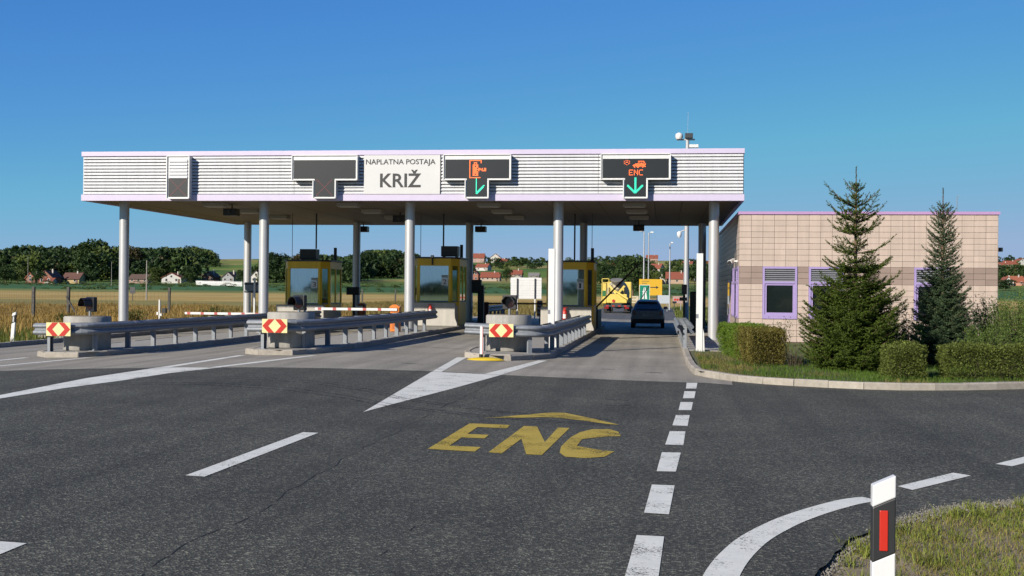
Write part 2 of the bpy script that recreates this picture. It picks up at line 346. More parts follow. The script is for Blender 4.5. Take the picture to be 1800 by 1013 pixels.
def curve_line(ctrl, w_):
    P = []
    for i in range(len(ctrl)-1):
        a, b, c, d = ctrl[max(0, i-1)], ctrl[i], ctrl[i+1], ctrl[min(len(ctrl)-1, i+2)]
        for k in range(6):
            t = k/6; P.append(tuple(.5*(2*b[q]+(c[q]-a[q])*t+(2*a[q]-5*b[q]+4*c[q]-d[q])*t*t+(3*b[q]-a[q]-3*c[q]+d[q])*t**3) for q in (0, 1)))
    P.append(ctrl[-1]); Lf, Rg = [], []
    for i, p in enumerate(P):
        a, b = P[max(0, i-1)], P[min(len(P)-1, i+1)]; L = math.dist(a, b); nx_, ny_ = -(b[1]-a[1])/L*w_/2, (b[0]-a[0])/L*w_/2
        Lf.append((p[0]+nx_, p[1]+ny_)); Rg.append((p[0]-nx_, p[1]-ny_))
    return Lf+Rg[::-1]
drape('edge_line', curve_line([(.06, 4.6), (.2, 6.3), (.37, 8.05), (.62, 9.2), (.93, 10.02), (1.24, 10.62), (1.55, 11.1), (1.73, 11.33), (1.9, 11.47)], .235), roadwhite)
drape('edge_line', [(2.28,12.26),(2.38,12.06),(3.18,13.13),(3.04,13.3)], roadwhite)
drape('edge_line', [(3.67,14.08),(3.81,13.93),(4.6,15.0),(4.45,15.15)], roadwhite)
drape('gore_marking', [(-4.36,17.3),(-4.98,25.75),(-3.47,25.8),(-3.85,21.9),(-4.12,19.5),(-4.3,17.9)], roadwhite)
drape('gore_marking', [(-9.85,17.0),(-10.12,17.0),(-10.62,21.3),(-10.6,24.4),(-9.28,24.45),(-9.61,22.64),(-9.66,20.76),(-9.85,19.0)], roadwhite)
for q in ([(-4.98,25.8),(-4.78,25.8),(-5.12,31.25),(-5.35,31.1)], [(-3.85,25.85),(-3.47,25.85),(-3.03,31.5),(-3.25,31.4)],
          [(-10.6,24.45),(-10.35,24.45),(-10.4,29.3),(-10.62,29.3)], [(-9.5,24.5),(-9.28,24.5),(-8.6,29.5),(-8.8,29.5)],
          [(-15.25,25.0),(-15.05,25.0),(-14.45,29.3),(-14.65,29.3)], [(-16.45,27.5),(-16.25,27.5),(-16.2,29.4),(-16.4,29.4)]):
    drape('gore_arm', q, roadwhite, parent=apron)
def letter(poly): return drape('painted_letter', poly, roadyellow)
letter([(-2.71,13.8),(-2.66,16.55),(-2.1,16.55),(-2.09,16.15),(-2.49,16.15),(-2.5,15.36),(-2.22,15.36),(-2.22,14.98),(-2.51,14.98),(-2.52,14.16),(-2.14,14.16),(-2.15,13.75)])
letter([(-1.99,13.74),(-1.9,16.5),(-1.72,16.5),(-1.45,14.85),(-1.43,16.46),(-1.27,16.46),(-1.37,13.7),(-1.55,13.7),(-1.77,15.1),(-1.83,13.7)])
letter([(-.55,15.72),(-.6,16.2),(-.72,16.46),(-.96,16.4),(-1.1,16.0),(-1.18,15.4),(-1.22,14.5),(-1.19,13.95),(-1.1,13.63),(-.85,13.57),(-.66,13.75),(-.57,14.22),(-.74,14.3),(-.8,14.05),(-.92,13.97),(-1.01,14.1),(-1.04,14.6),(-1.02,15.3),(-.95,15.75),(-.86,15.97),(-.77,15.92),(-.73,15.65)])
drape('painted_arrow_head', [(-2.58,17.3),(-2.03,17.98),(-1.71,18.44),(-1.5,18.44),(-1.05,17.8),(-.62,17.05),(-.8,17.1),(-1.15,17.45),(-1.49,17.7),(-1.73,17.73),(-2.1,17.5)], roadyellow)
# cracks and tyre marks: bitumen-dark wandering lines
crackm = mat('open_crack', (.012, .012, .012), .9)
def wander(name, a, b, w_, jit, m, step=.18, dz=.003, parent=road, gap=0):
    n = int(math.dist(a, b)/step); P = []; off = 0
    nx_, ny_ = -(b[1]-a[1]), b[0]-a[0]; L = math.hypot(nx_, ny_); nx_ /= L; ny_ /= L
    for i in range(n+1):
        off = off*.93+random.uniform(-jit, jit); t = i/n; P.append((a[0]+(b[0]-a[0])*t+nx_*off, a[1]+(b[1]-a[1])*t+ny_*off))
    V = []; Fc = []
    for i, (x, y) in enumerate(P):
        ww = w_*random.uniform(.4, 1.3); V += [(x-nx_*ww, y-ny_*ww, zg(x)+dz), (x+nx_*ww, y+ny_*ww, zg(x)+dz)]
        if i and random.random() > gap: Fc.append((2*i-2, 2*i-1, 2*i+1, 2*i))
    return obj(name, npmesh(name, V, Fc, m), parent)
wander('crack', (-3.3, 25.4), (-3.35, 17.5), .008, .03, crackm, gap=.3)
wander('crack', (-3.35, 17.5), (-3.35, 4), .005, .03, crackm, gap=.2)
wander('crack', (-2.1, 6.5), (-2.0, 11), .004, .03, crackm, gap=.5)
for a, b in (((-1.5, 28.9), (-1.15, 28.95)), ((-.45, 28.2), (-.05, 28.1)), ((-1.0, 21), (-.6, 20.9)), ((-.95, 19.9), (-.55, 20.0)), ((-6.1, 27.9), (-5.6, 27.95))):
    wander('oil_stain', a, b, .05, .02, crackm, .05, parent=apron if a[1] > 26 else road)
for y_, x0_, x1_ in ((30.4, -2.8, .55), (37.6, -2.9, .5), (49.0, -2.9, .5), (35.2, -8.4, -5.5), (44.0, -8.4, -5.5), (36.0, -13.9, -11.2)):
    wander('slab_joint', (x0_, y_), (x1_, y_+.05), .018, .012, crackm, .1, parent=apron, gap=.08)
def tyre_mark():
    m = bpy.data.materials.new('faint_tyre_mark'); m.use_nodes = True; t = m.node_tree; N = t.nodes; Lk = t.links.new
    N['Principled BSDF'].inputs['Base Color'].default_value = (.015, .015, .016, 1); N['Principled BSDF'].inputs['Roughness'].default_value = .75
    n = N.new('ShaderNodeTexNoise'); n.inputs['Scale'].default_value = 9; n.inputs['Detail'].default_value = 5; Lk(N.new('ShaderNodeNewGeometry').outputs['Position'], n.inputs['Vector'])
    r_ = N.new('ShaderNodeMapRange'); r_.inputs[1].default_value = .35; r_.inputs[2].default_value = .8; r_.inputs[4].default_value = .75; Lk(n.outputs[0], r_.inputs[0])
    tr = N.new('ShaderNodeBsdfTransparent'); mx = N.new('ShaderNodeMixShader'); Lk(r_.outputs[0], mx.inputs[0]); Lk(tr.outputs[0], mx.inputs[1]); Lk(N['Principled BSDF'].outputs[0], mx.inputs[2]); Lk(mx.outputs[0], N['Material Output'].inputs[0])
    return m
tyrem = tyre_mark()
def arc_mark(pts, w_):
    P = []
    for (a, b) in zip(pts[:-1], pts[1:]): P += [(a[0]+(b[0]-a[0])*i/8, a[1]+(b[1]-a[1])*i/8) for i in range(8)]
    V = []; Fc = []
    for i, (x, y) in enumerate(P):
        V += [(x, y-w_, zg(x)+.007), (x, y+w_, zg(x)+.007)]
        if i: Fc.append((2*i-2, 2*i-1, 2*i+1, 2*i))
    obj('tyre_mark', npmesh('tyre_mark', V, Fc, tyrem), road)
for dy in (0, .35, 1.5, 1.9): arc_mark([(-9.5, 21.6-dy), (-8, 22.1-dy), (-6.5, 21.9-dy), (-5.2, 20.9-dy*.9), (-4.2, 19.6-dy*.7), (-2.5, 18.3-dy*.5), (-.5, 17.6-dy*.4)], .05)

# ------------------------------------------------------------------ kerbs, one stone at a time
def stone_mesh(L):
    b = MB(); h, wd, c = .14, .15, .025
    prof = [(0, -.1), (0, h-c), (c, h), (wd, h), (wd, -.1)]
    return b.prism(prof, (0, L), lambda u, v, w_: (w_, u, v)).mesh('kerb_stone', kerbm)
STONES = {}
def kerb(path, parent, L=.9, dz=0., base=zg):
    """stones with open joints along a polyline; the face is on the right-hand side of the walk"""
    seg = []; d = 0
    for a, b in zip(path[:-1], path[1:]): seg.append((d, a, b)); d += math.dist(a, b)
    def at(s):
        for s0, a, b in reversed(seg):
            if s >= s0-1e-6:
                t = min(1, (s-s0)/math.dist(a, b)); return (a[0]+(b[0]-a[0])*t, a[1]+(b[1]-a[1])*t)
    n = max(1, round(d/L)); l = d/n
    for i in range(n):
        p, q = at(i*l), at((i+1)*l); ln = math.dist(p, q)-.012; k = round(ln, 2)
        if k not in STONES: STONES[k] = stone_mesh(k)
        o = obj('kerb_stone', STONES[k], parent, (p[0], p[1], base(p[0])+dz+random.uniform(-.006, .006)))
        o.rotation_euler = (random.uniform(-.006, .006), 0, math.atan2(q[1]-p[1], q[0]-p[0])+random.uniform(-.008, .008))
kr = struct(bpy.data.objects.new('kerb_line', None)); COL.objects.link(kr)
kerb([(15, 30), (11, 27.5), (8.6, 26.1), (7.15, 25.35), (5.9, 24.75), (4.75, 24.40), (3.7, 24.52), (2.65, 24.98), (2.1, 25.3), (1.57, 25.8), (1.02, 26.75), (.69, 27.7), (.6, 29.5), (.56, 32.6), (.56, 62)][::-1], kr, .7)
kl = struct(bpy.data.objects.new('kerb_line', None)); COL.objects.link(kl)
kerb([(kerb_left_x-1.2, 22), (kerb_left_x-.3, 28), (kerb_left_x, 33), (kerb_left_x, 64)], kl, 1.0)
# pavement behind the right kerb (beside the building) and under the left column
struct(MB().box((.70, 36.6, .02), (2.56, 62, .135)).build('pavement', pavem))
struct(MB().box((-22.3, 41, .02), (kerb_left_x-.14, 62, .125)).build('pavement', pavem))
# planted bed
lawnsoil = mat('lawn_soil', (.11, .115, .04), .95, var=.35, vs=2.5, bump=.5, bs=40)
bed = []
for i in range(61):
    x = .75+(15-.75)*i/60; y0 = (lerp([(a, b) for a, b in KERB_R[3:]], x) if x > .95 else 27.2)+.12
    for j in range(7): bed.append((x, y0+(36.6-y0 if x < 2.7 else 43.5-y0)*j/6, .10+.02*math.sin(x*2.1+j)))
Fc = [(i*7+j, (i+1)*7+j, (i+1)*7+j+1, i*7+j+1) for i in range(60) for j in range(6)]
struct(obj('planted_bed', npmesh('planted_bed', bed, Fc, lawnsoil, True)))
# ================================================================== canopy
YF, YB = 43.3, 60.0; CX0, CX1 = -21.87, 2.74; ZB, ZT = 5.09, 6.94
COLX = [-20.74, -15.15, -9.5, -3.92, 1.74]
can = thing('toll_canopy', 'long flat white toll canopy with lilac edge strips on round grey columns', 'canopy', (0, 0, 0))
MB().box((CX0+.12, YF+.14, ZB+.12), (CX1-.12, YB-.12, ZT-.06)).build('roof_deck', dark, can)
MB().box((CX0, YF-.03, ZT-.175), (CX1, YF+.1, ZT)).build('edge_strip', lilac, can, bevel=.01)
MB().box((CX0, YF-.03, ZB), (CX1, YF+.1, ZB+.235)).build('edge_strip', lilac, can, bevel=.01)
for x0, x1 in ((CX0, CX0+.1), (CX1-.1, CX1)):
    MB().box((x0, YF+.1, ZT-.175), (x1, YB, ZT)).box((x0, YF+.1, ZB), (x1, YB, ZB+.235)).build('side_strip', lilac, can)
    MB().box((x0+.02, YF+.1, ZB+.235), (x1-.02, YB, ZT-.175)).build('side_panel', white, can)
MB().box((CX0+.1, YB-.1, ZB), (CX1-.1, YB, ZT)).build('rear_fascia', lilac, can)
# fascia slats: each leans out at its foot; dark backing colour in the gaps deepens its shadow line
zs0, zs1 = ZB+.235, ZT-.175; NS = 12; ph = (zs1-zs0)/NS
SEG = [(CX0+.06, -18.4), (-18.4, -13.6), (-13.6, -10.96), (-8.12, -2.4), (-2.4, CX1-.04)]
slatm = mat('white_fascia_slat', (.70, .71, .73), .5, var=.04, vs=2, rnd=.03, streak=.10)
for a, b in SEG:
    pr_ = [(.0, .016), (-.05, .022), (-.05, .05), (-.012, ph-.012), (.03, ph-.012), (.03, .016)]
    me = MB().prism(pr_, (a+.006, b-.006), lambda u, v, w_: (w_, u, v)).mesh('slat', slatm)
    for i in range(NS): obj('slat', me, can, (0, YF+.045, zs0+i*ph))
MB().box((CX0+.05, YF+.08, zs0), (CX1-.05, YF+.12, zs1)).build('slat_backing', dark, can)
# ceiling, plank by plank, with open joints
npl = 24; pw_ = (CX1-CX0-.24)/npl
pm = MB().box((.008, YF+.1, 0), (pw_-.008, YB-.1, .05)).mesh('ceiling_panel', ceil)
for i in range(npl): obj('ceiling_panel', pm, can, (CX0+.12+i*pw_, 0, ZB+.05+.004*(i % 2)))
cm = MB().cyl((0, 0, 0), (0, 0, 4.98), .185, n=28)
cm.cyl((0, 0, 0), (0, 0, .06), .27, n=24)
cme = cm.mesh('column', colm)
for y in (44.55, 58.5):
    for x in COLX:
        zb_ = zg(x)+.135; o = obj('column', cme, can, (x, y, zb_)); o.scale = (1, 1, (ZB+.06-zb_)/4.98)
# ceiling luminaires and hanging cameras
lm = MB().box((-.42, -.28, -.14), (.42, .28, 0)).box((-.36, -.22, -.165), (.36, .22, -.14)).mesh('luminaire', mat('luminaire_housing', (.42, .40, .34), .5, var=.05))
LANES = [('first lane by the office building', -1.15), ('second lane', -6.6), ('third lane', -12.0), ('leftmost lane', -17.3)]
for nm, x in LANES:
    for k, (y, w_) in enumerate(((45.1, 'front'), (48.9, 'middle'), (53.0, 'rear'))):
        t = thing('ceiling_light', f'box ceiling light over the {nm}, {w_} of three', 'ceiling light', (x, y, ZB+.048), group='box lights under the canopy')
        MB().box((-.42, -.28, -.13), (.42, .28, 0)).build('housing', MATS['luminaire_housing'], t)
        MB().box((-.37, -.23, -.155), (.37, .23, -.13)).build('diffuser', mat('frosted_diffuser', (.5, .48, .42), .5), t)
for x, y, s in ((-1.25, 57.2, 'the first lane by the office building'), (-9.0, 58.9, 'the second booth'), (-17.0, 46.1, 'the leftmost lane'), (-15.0, 59.2, 'the third booth'), (-11.2, 50.5, 'the third lane')):
    t = thing('hanging_camera', f'black camera box hung from the canopy ceiling over {s}', 'camera', (x, y, ZB+.05), group='cameras under the canopy ceiling')
    MB().cyl((0, 0, -.18), (0, 0, 0), .025, n=8).build('bracket', dark, t)
    MB().box((-.26, -.3, -.44), (.26, .2, -.16)).build('housing', black, t, bevel=.02)
    MB().cyl((0, -.36, -.3), (0, -.3, -.3), .07, n=10).build('lens', dark, t)
# cables and hanging rods that feed the booths
for x, r_, zt_, s in ((-15.18, .035, 3.6, 'thick dark rod above the left booth'), (-16.26, .012, 3.05, 'thin dark cable above the left booth'), (-9.52, .035, 3.74, 'thick dark rod above the middle booth'),
                      (-10.52, .012, 3.2, 'thin dark cable above the middle booth'), (-3.84, .035, 3.14, 'thick dark rod above the right booth'), (-3.1, .012, 3.14, 'thin dark cable above the right booth')):
    tag(MB().cyl((x, 51.6, zt_), (x, 51.6, ZB+.06), r_, n=8).build('hanging_rod', dark), s+', hung from the canopy', 'rod' if r_ > .02 else 'cable', 'rods and cables above the booths')

# ------------------------------------------------------------------ name board
YS = YF-.035
nb = thing('station_name_board', 'white name board reading NAPLATNA POSTAJA KRIŽ on the canopy front', 'sign', (0, 0, 0))
MB().box((-10.955, YS-.02, 5.33), (-8.125, YS+.09, 6.755)).build('panel', mat('name_board_white', (.66, .66, .65), .5, var=.03), nb, bevel=.01)
ink = mat('black_lettering', (.02, .02, .022), .5)
sign_text('NAPLATNA POSTAJA', 'lettering', ink, -9.59, YS-.024, 6.48, 2.58, .25, nb, .010)
sign_text('KRIŽ', 'lettering', ink, -9.59, YS-.024, 5.90, 1.52, .64, nb, .018)

# ------------------------------------------------------------------ lane signs with dot-matrix faces
P = .24
def dots(rows, x0, z0, pitch, y, m, parent, name='lit_dots'):
    b = MB(); s = pitch*.37
    for j, row in enumerate(rows):
        for i, ch in enumerate(row):
            if ch not in ' .':
                x = x0+i*pitch; z = z0-j*pitch; b.add([(x-s, y, z-s), (x+s, y, z-s), (x+s, y, z+s), (x-s, y, z+s)], [(0, 1, 2, 3)])
    o = b.build(name, m, parent); o['kind'] = 'stuff'; return o
def t_sign(xc, label, kind):
    t = thing('lane_sign', label, 'sign', (xc, YF-.03, 0), group='lane signs on the canopy front')
    w_, zb0, zt0, zm = 1.16, 5.22, 6.56, 5.88; sw = .37
    if kind == 'short':
        out = [(-sw-.06, zb0-.06), (sw+.06, zb0-.06), (sw+.06, zt0+.17), (-sw-.06, zt0+.17)]
    else:
        out = [(-sw-.05, zb0-.05), (sw+.05, zb0-.05), (sw+.05, zm-.05), (w_+.06, zm-.05), (w_+.06, zt0+.17), (-w_-.06, zt0+.17), (-w_-.06, zm-.05), (-sw-.05, zm-.05)]
    MB().prism(out, (-P, .06), XZ(0)).build('housing', white, t)
    if kind == 'short':
        MB().box((-sw, -P-.012, zb0), (sw, -P-.003, 5.90)).build('matrix_panel', led_black, t)
        for i in range(6): MB().prism([(-.05, 0), (-.05, .03), (-.006, ph-.01), (-.003, 0)], (-sw+.02, sw-.01), lambda u, v, w2: (w2, -P+u, v)).build('slat', slatm, t, (0, 0, 5.91+i*ph))
    else:
        MB().prism([(-sw, zb0), (sw, zb0), (sw, zm), (w_, zm), (w_, zt0), (-w_, zt0), (-w_, zm), (-sw, zm)], (-P-.012, -P-.003), XZ(0)).build('matrix_panel', led_black, t)
    # raised rim round the face
    n = len(out); b = MB(); e = .03
    for (x0, z0), (x1, z1) in zip(out, out[1:]+out[:1]):
        b.box((min(x0, x1)-.004*(x0 == x1)-e*(x0 == x1)*.5, -P-.05, min(z0, z1)-e*(z0 == z1)*.5), (max(x0, x1)+e*(x0 == x1)*.5, -P+.003, max(z0, z1)+e*(z0 == z1)*.5))
    b.build('rim', white, t)
    return t
YD = -P-.017
def cross(t, m):
    rows = [''.join('#' if abs(i-j) <= 0 or abs(i+j-14) <= 0 else ' ' for i in range(15)) for j in range(15)]
    dots(rows, -.28, 5.84, .04, YD, m, t, 'unlit_cross')
s1 = t_sign(-17.95, 'short lane sign with dim red cross over the leftmost lane', 'short'); cross(s1, led_dim)
s2 = t_sign(-12.37, 'T-shaped lane sign with blank bar and dim red cross left of the name board', 'T'); cross(s2, led_dim)
s3 = t_sign(-6.74, 'T-shaped lane sign with orange ticket symbol and half a green arrow', 'T')
s4 = t_sign(-1.07, 'T-shaped lane sign showing orange car, ENC and full green arrow above the first lane', 'T')
icon = ["###########    ", "#         #    ", "#   ###   #    ", "#   # #        ", "#  #####       ", "#  ## ##       ", "#  #####       ", "#  #### ## # ##", "#  ######### ##", "#  #### #  ####", "#  #####       ", "#  #####       ", "#  ## ##       ", "#  #####       ", "#              ", "##########     "]
dots(icon, -.26, 6.52, .041, YD, led_red, s3)
dots(["#"]*13, -.02, 5.86, .041, YD, led_green, s3, 'lit_arrow')
dots(["       ##", "      ## ", "     ### ", "    ###  ", "   ###   ", "  ###    ", " ###     ", "###      ", "##       "], -.02, 5.62, .036, YD, led_green, s3, 'lit_arrow')
sun_car = ["  # #                    ", "#     #         #######  ", "  ###            #    ## ", "#     #         #  ##  # ", " #   #       ########## #", "   #       ##############", "          ############## ", "           ## #### # ####", "            #  ##    #   "]
dots(sun_car, -.40, 6.50, .031, YD, led_red, s4)
dots(["##### #   #  ####", "#     ##  # #    ", "#     # # # #    ", "####  # # # #    ", "#     #  ## #    ", "#     #   # #    ", "##### #   #  ####"], -.22, 6.16, .029, YD, led_red, s4, 'lit_lettering')
dots(["##"]*14, -.02, 5.88, .036, YD, led_green, s4, 'lit_arrow')
dots([''.join('#' if abs(abs(i-8)-(8-j)) <= 1 and abs(i-8) <= 8 else ' ' for i in range(17)) for j in range(9)], -.28, 5.62, .0335, YD, led_green, s4, 'lit_arrow')

# ================================================================== traffic islands
def ztop(x): return zg(x)+.135
ISL = {'C': dict(out=[(-5.42, 33.2), (-5.30, 31.6), (-4.95, 30.75), (-4.2, 30.45), (-3.55, 31.2), (-3.0, 32.6), (-2.95, 60), (-5.42, 60)], name='rightmost island'),
       'B': dict(out=[(-11.05, 33), (-10.75, 30.2), (-10.4, 29.55), (-9.6, 29.3), (-9.0, 29.6), (-8.72, 31.2), (-8.58, 34), (-8.58, 60), (-11.05, 60)], name='middle island'),
       'A': dict(out=[(-16.9, 33), (-16.5, 30.3), (-16.1, 29.6), (-15.3, 29.4), (-14.6, 29.6), (-14.3, 31.2), (-14.12, 34), (-14.12, 60), (-16.9, 60)], name='leftmost island')}
for k, d in ISL.items():
    t = thing('traffic_island', f'kerbed concrete {d["name"]} carrying a toll booth', 'traffic island', (0, 0, 0)); o_ = d['out']
    kerb(o_+[o_[0]], t, .95)
    cx = sum(p[0] for p in o_)/len(o_); ins = [(cx+(x-cx)*.9, y+(.12 if y < 35 else -.1)) for x, y in o_]
    bm = bmesh.new(); f = bm.faces.new([bm.verts.new((x, y, zg(x)+.128)) for x, y in ins]); bmesh.ops.triangulate(bm, faces=[f])
    for f in bm.faces:
        f.normal_update()
        if f.normal.z < 0: f.normal_flip()
    me = bpy.data.meshes.new('paving'); bm.to_mesh(me); bm.free(); me.materials.append(pavem); obj('paving', me, t)

# ------------------------------------------------------------------ concrete drums in the island noses
for k, x, y, r_, h_ in (('C', -4.28, 33.25, .63, .98), ('B', -9.78, 31.0, .62, .92), ('A', -15.45, 31.0, .61, .90)):
    d = MB().lathe([(r_-.015, 0), (r_, .02), (r_, h_-.03), (r_-.03, h_)], n=40)
    t = thing('concrete_drum', f'round weathered concrete crash drum on the {ISL[k]["name"]}', 'concrete drum', (x, y, ztop(x)), group='drums in the island noses')
    d.build('drum', conc, t); MB().lathe([(r_-.08, h_-.012), (r_-.08, h_+.006)], n=32).build('gravel_fill', soil, t)
    # black signal lamp on the drum
    hx, hy, hz = {'C': (0.05, -.25, .16), 'B': (.3, -.3, .06), 'A': (.12, -.1, .13)}[k]
    s = thing('signal_lamp', f'black hooded signal lamp over the drum of the {ISL[k]["name"]}', 'signal lamp', (x+hx, y+hy, ztop(x)+h_-.01), group='signal lamps on the drums')
    MB().cyl((0, 0, 0), (0, 0, hz+.02), .035, n=10).build('post', steel, s)
    MB().box((-.2, -.02, hz), (.2, .1, hz+.4)).build('housing', black, s, bevel=.02)
    hd = MB(); n = 18; c = (0, hz+.2)
    for i in range(n):
        a0, a1 = -.35+(math.pi+.7)*i/n, -.35+(math.pi+.7)*(i+1)/n
        for rr in (.165,):
            p = [(rr*math.cos(a), -.02, c[1]+rr*math.sin(a)) for a in (a0, a1)]; q = [(v[0], -.26, v[2]) for v in p]
            hd.add([p[0], p[1], q[1], q[0]], [(0, 1, 2, 3)])
    o = hd.build('hood', black, s); sd = o.modifiers.new('thick', 'SOLIDIFY'); sd.thickness = .012
    MB().cyl((0, -.03, hz+.2), (0, -.018, hz+.2), .15, n=20).build('lens', mat('dark_red_lens', (.02, .004, .004), .2), s)
    s.rotation_euler = (0, 0, {'C': -.1, 'B': -.5, 'A': -.6}[k])
    if k == 'B':
        tag(MB().cyl((x-.02+.42, y-.1, ztop(x)+h_), (x+.4, y-.1, ztop(x)+h_+.3), .03, n=8).build('white_tube', white), 'thin white stub tube on the middle drum', 'tube')

# ------------------------------------------------------------------ guardrails (W-beam on steel posts)
WB = [(0, -.155), (.02, -.15), (.075, -.11), (.08, -.085), (.075, -.06), (.012, -.015), (.012, .015), (.075, .06), (.08, .085), (.075, .11), (.02, .15), (0, .155)]
def smooth_path(p, k=5):
    out = []
    for i in range(len(p)-1):
        a, b, c, d = p[max(0, i-1)], p[i], p[i+1], p[min(len(p)-1, i+2)]
        for j in range(k):
            t = j/k; out.append(tuple(.5*((2*b[q])+(-a[q]+c[q])*t+(2*a[q]-5*b[q]+4*c[q]-d[q])*t*t+(-a[q]+3*b[q]-3*c[q]+d[q])*t**3) for q in (0, 1)))
    return out+[p[-1]]
def offset(path, d):
    out = []
    for i in range(len(path)):
        a, b = path[max(0, i-1)], path[min(len(path)-1, i+1)]; L = math.dist(a, b); out.append((path[i][0]+(b[1]-a[1])/L*d, path[i][1]-(b[0]-a[0])/L*d))
    return out
def wbeam(path, zc, side=1, out=0.):
    """side=+1: corrugation faces the right-hand side of the walk"""
    b = MB(); secs = []
    for (x, y), (ox, oy) in zip(path, offset(path, 1)):
        nx_, ny_ = ox-x, oy-y; s = []
        for d, h in WB: s.append((x+nx_*(d+out)*side, y+ny_*(d+out)*side, zc(x)+h))
        for d, h in reversed(WB): s.append((x+nx_*(d+out-.008)*side, y+ny_*(d+out-.008)*side, zc(x)+h))
        secs.append(s)
    return b.loft(secs, smooth=False)
def guardrail(label, path, spacing=1.9, back=None, base=ztop, start=.5, group='guardrails'):
    t = thing('guardrail', label, 'guardrail', (0, 0, 0), group=group); P_ = smooth_path(path)
    zc = lambda x: base(x)+.59
    def lengths(Q, side):
        run = [Q[0]]; acc = 0; out = []
        for a, b in zip(Q[:-1], Q[1:]):
            run.append(b); acc += math.dist(a, b)
            if acc > 3.6: out.append(run); run = [a, b]; acc = 0
        if len(run) > 2 or not out: out.append(run)
        for i, r_ in enumerate(out): wbeam(r_, lambda x, dz=.004*(i % 2): zc(x)+dz, side, .004*(i % 2)).build('rail', steel, t)
    lengths(P_, 1)
    if back:
        lengths(offset(P_, -back), -1)
    d = 0; nxt = start; pm_ = MB().box((-.05, -.06, 0), (-.043, .06, .70)).box((-.05, -.06, 0), (.05, -.053, .70)).box((-.05, .053, 0), (.05, .06, .70)).box((-.12, -.1, 0), (.12, .1, .012)).mesh('post', steel)
    rg = MB().box((-.12, 0, 0), (.12, (back or 0)-.02, .012)).mesh('spacer_plate', steel)
    for a, b in zip(P_[:-1], P_[1:]):
        L = math.dist(a, b)
        while nxt <= d+L:
            q = (nxt-d)/L; x, y = a[0]+(b[0]-a[0])*q, a[1]+(b[1]-a[1])*q; an = math.atan2(b[1]-a[1], b[0]-a[0])
            ox, oy = -math.sin(an)*(.09 if not back else back/2), math.cos(an)*(.09 if not back else back/2)
            o = obj('post', pm_, t, (x+ox, y+oy, base(x+ox)-.01)); o.rotation_euler = (0, 0, an)
            if back:
                o = obj('spacer_plate', rg, t, (x, y, zc(x)+.135)); o.rotation_euler = (0, 0, an)
            nxt += spacing
        d += L
    return t
guardrail('grey steel guardrail wrapping the nose of the rightmost island', [(-5.3, 32.05), (-4.4, 32.0), (-3.62, 32.05), (-3.25, 32.35), (-3.1, 33.0), (-3.05, 35), (-2.98, 40), (-2.92, 47.3)], 1.35, .3, start=.45)
guardrail('grey steel guardrail wrapping the nose of the middle island', [(-10.6, 30.0), (-9.9, 29.85), (-9.25, 30.15), (-8.95, 31.4), (-8.78, 34), (-8.66, 39), (-8.62, 45.2)], 1.5, .36, start=.35)
guardrail('grey steel guardrail wrapping the nose of the leftmost island', [(-16.4, 30.0), (-15.5, 29.8), (-14.85, 30.1), (-14.5, 31.3), (-14.36, 34), (-14.28, 40), (-14.24, 49)], 1.5, .36, start=.35)
guardrail('short ladder-topped steel guardrail beside the pavement of the office building', [(.78, 47.5), (.80, 42), (.80, 37.2)][::-1], 1.33, .36, base=lambda x: .135, start=.3).location = (.0, 0, 0)

# ------------------------------------------------------------------ chevron boards on the rail noses
def chevron(x, y, label, rz=0):
    t = thing('chevron_board', label, 'sign', (x, y, ztop(x)+.59), rz, group='chevron boards on the rail noses')
    W_, H_ = .325, .175
    MB().box((-W_, -.012, -H_), (W_, .0, H_)).build('panel', reflcream, t)
    for s in (-1, 1):
        poly = [(s*.31, 0), (s*.13, H_-.004), (s*-.02+s*.02+s*.0, H_-.004), (s*.17, 0), (s*.0, -H_+.004), (s*.13, -H_+.004)]
        poly = [(s*.315, 0), (s*.16, H_-.004), (s*.01, H_-.004), (s*.165, 0), (s*.01, -H_+.004), (s*.16, -H_+.004)]
        MB().prism(poly, (-.018, -.0135), XZ(0)).build('red_chevron', reflred, t)
    return t
chevron(-4.30, 31.86, 'cream board with red chevrons on the rail of the rightmost island', 0)
chevron(-9.80, 29.70, 'cream board with red chevrons on the rail of the middle island', .04)
chevron(-15.57, 29.66, 'cream board with red chevrons on the rail of the leftmost island', .04)

# flexible marker post on a yellow dome
t = thing('flexible_marker', 'white flexible marker post on a yellow dome foot before the rightmost island', 'marker post', (-4.58, 30.5, zg(-4.6)+.004))
dm = MB(); secs = []
for q in (1, .85, .6, .3, .08): secs.append([(.50*q*math.cos(a)+.06, .22*q*math.sin(a), .07*math.sqrt(max(0, 1-q*q))) for a in [2*math.pi*i/24 for i in range(24)]])
dm.loft(secs).build('yellow_foot', mat('yellow_rubber', (.72, .50, .02), .6, var=.1), t)
MB().cyl((-.05, 0, .06), (-.05, 0, .15), .05, n=10).build('hinge', black, t)
MB().prism([(-.08, .14), (-.015, .14), (-.015, .84), (-.05, .88), (-.08, .84)], (-.02, .02), XZ(0)).build('blade', white, t)
MB().prism([(-.0145, .14), (-.002, .14), (-.002, .84), (-.0145, .84)], (-.022, .022), XZ(0)).build('red_edge', redp, t)

# white rectangular height posts
for x, y, z0, lab in ((-3.32, 35.6, ztop(-3.3), 'tall white square post on the rightmost island beside the guardrail'), (1.02, 36.4, .10, 'tall white square post at the lawn corner beside the office building')):
    t = thing('white_post', lab, 'post', (x, y, z0))
    MB().box((-.095, -.06, 0), (.095, .06, 2.92)).build('shaft', white, t, bevel=.008)
    MB().box((-.098, -.066, 1.0), (-.03, -.06, 1.12)).build('inspection_cover', steel, t)
    MB().prism([(.09, 0), (.16, 0), (.14, .55), (.09, .75)], (-.04, .04), XZ(0)).build('foot_gusset', white, t)

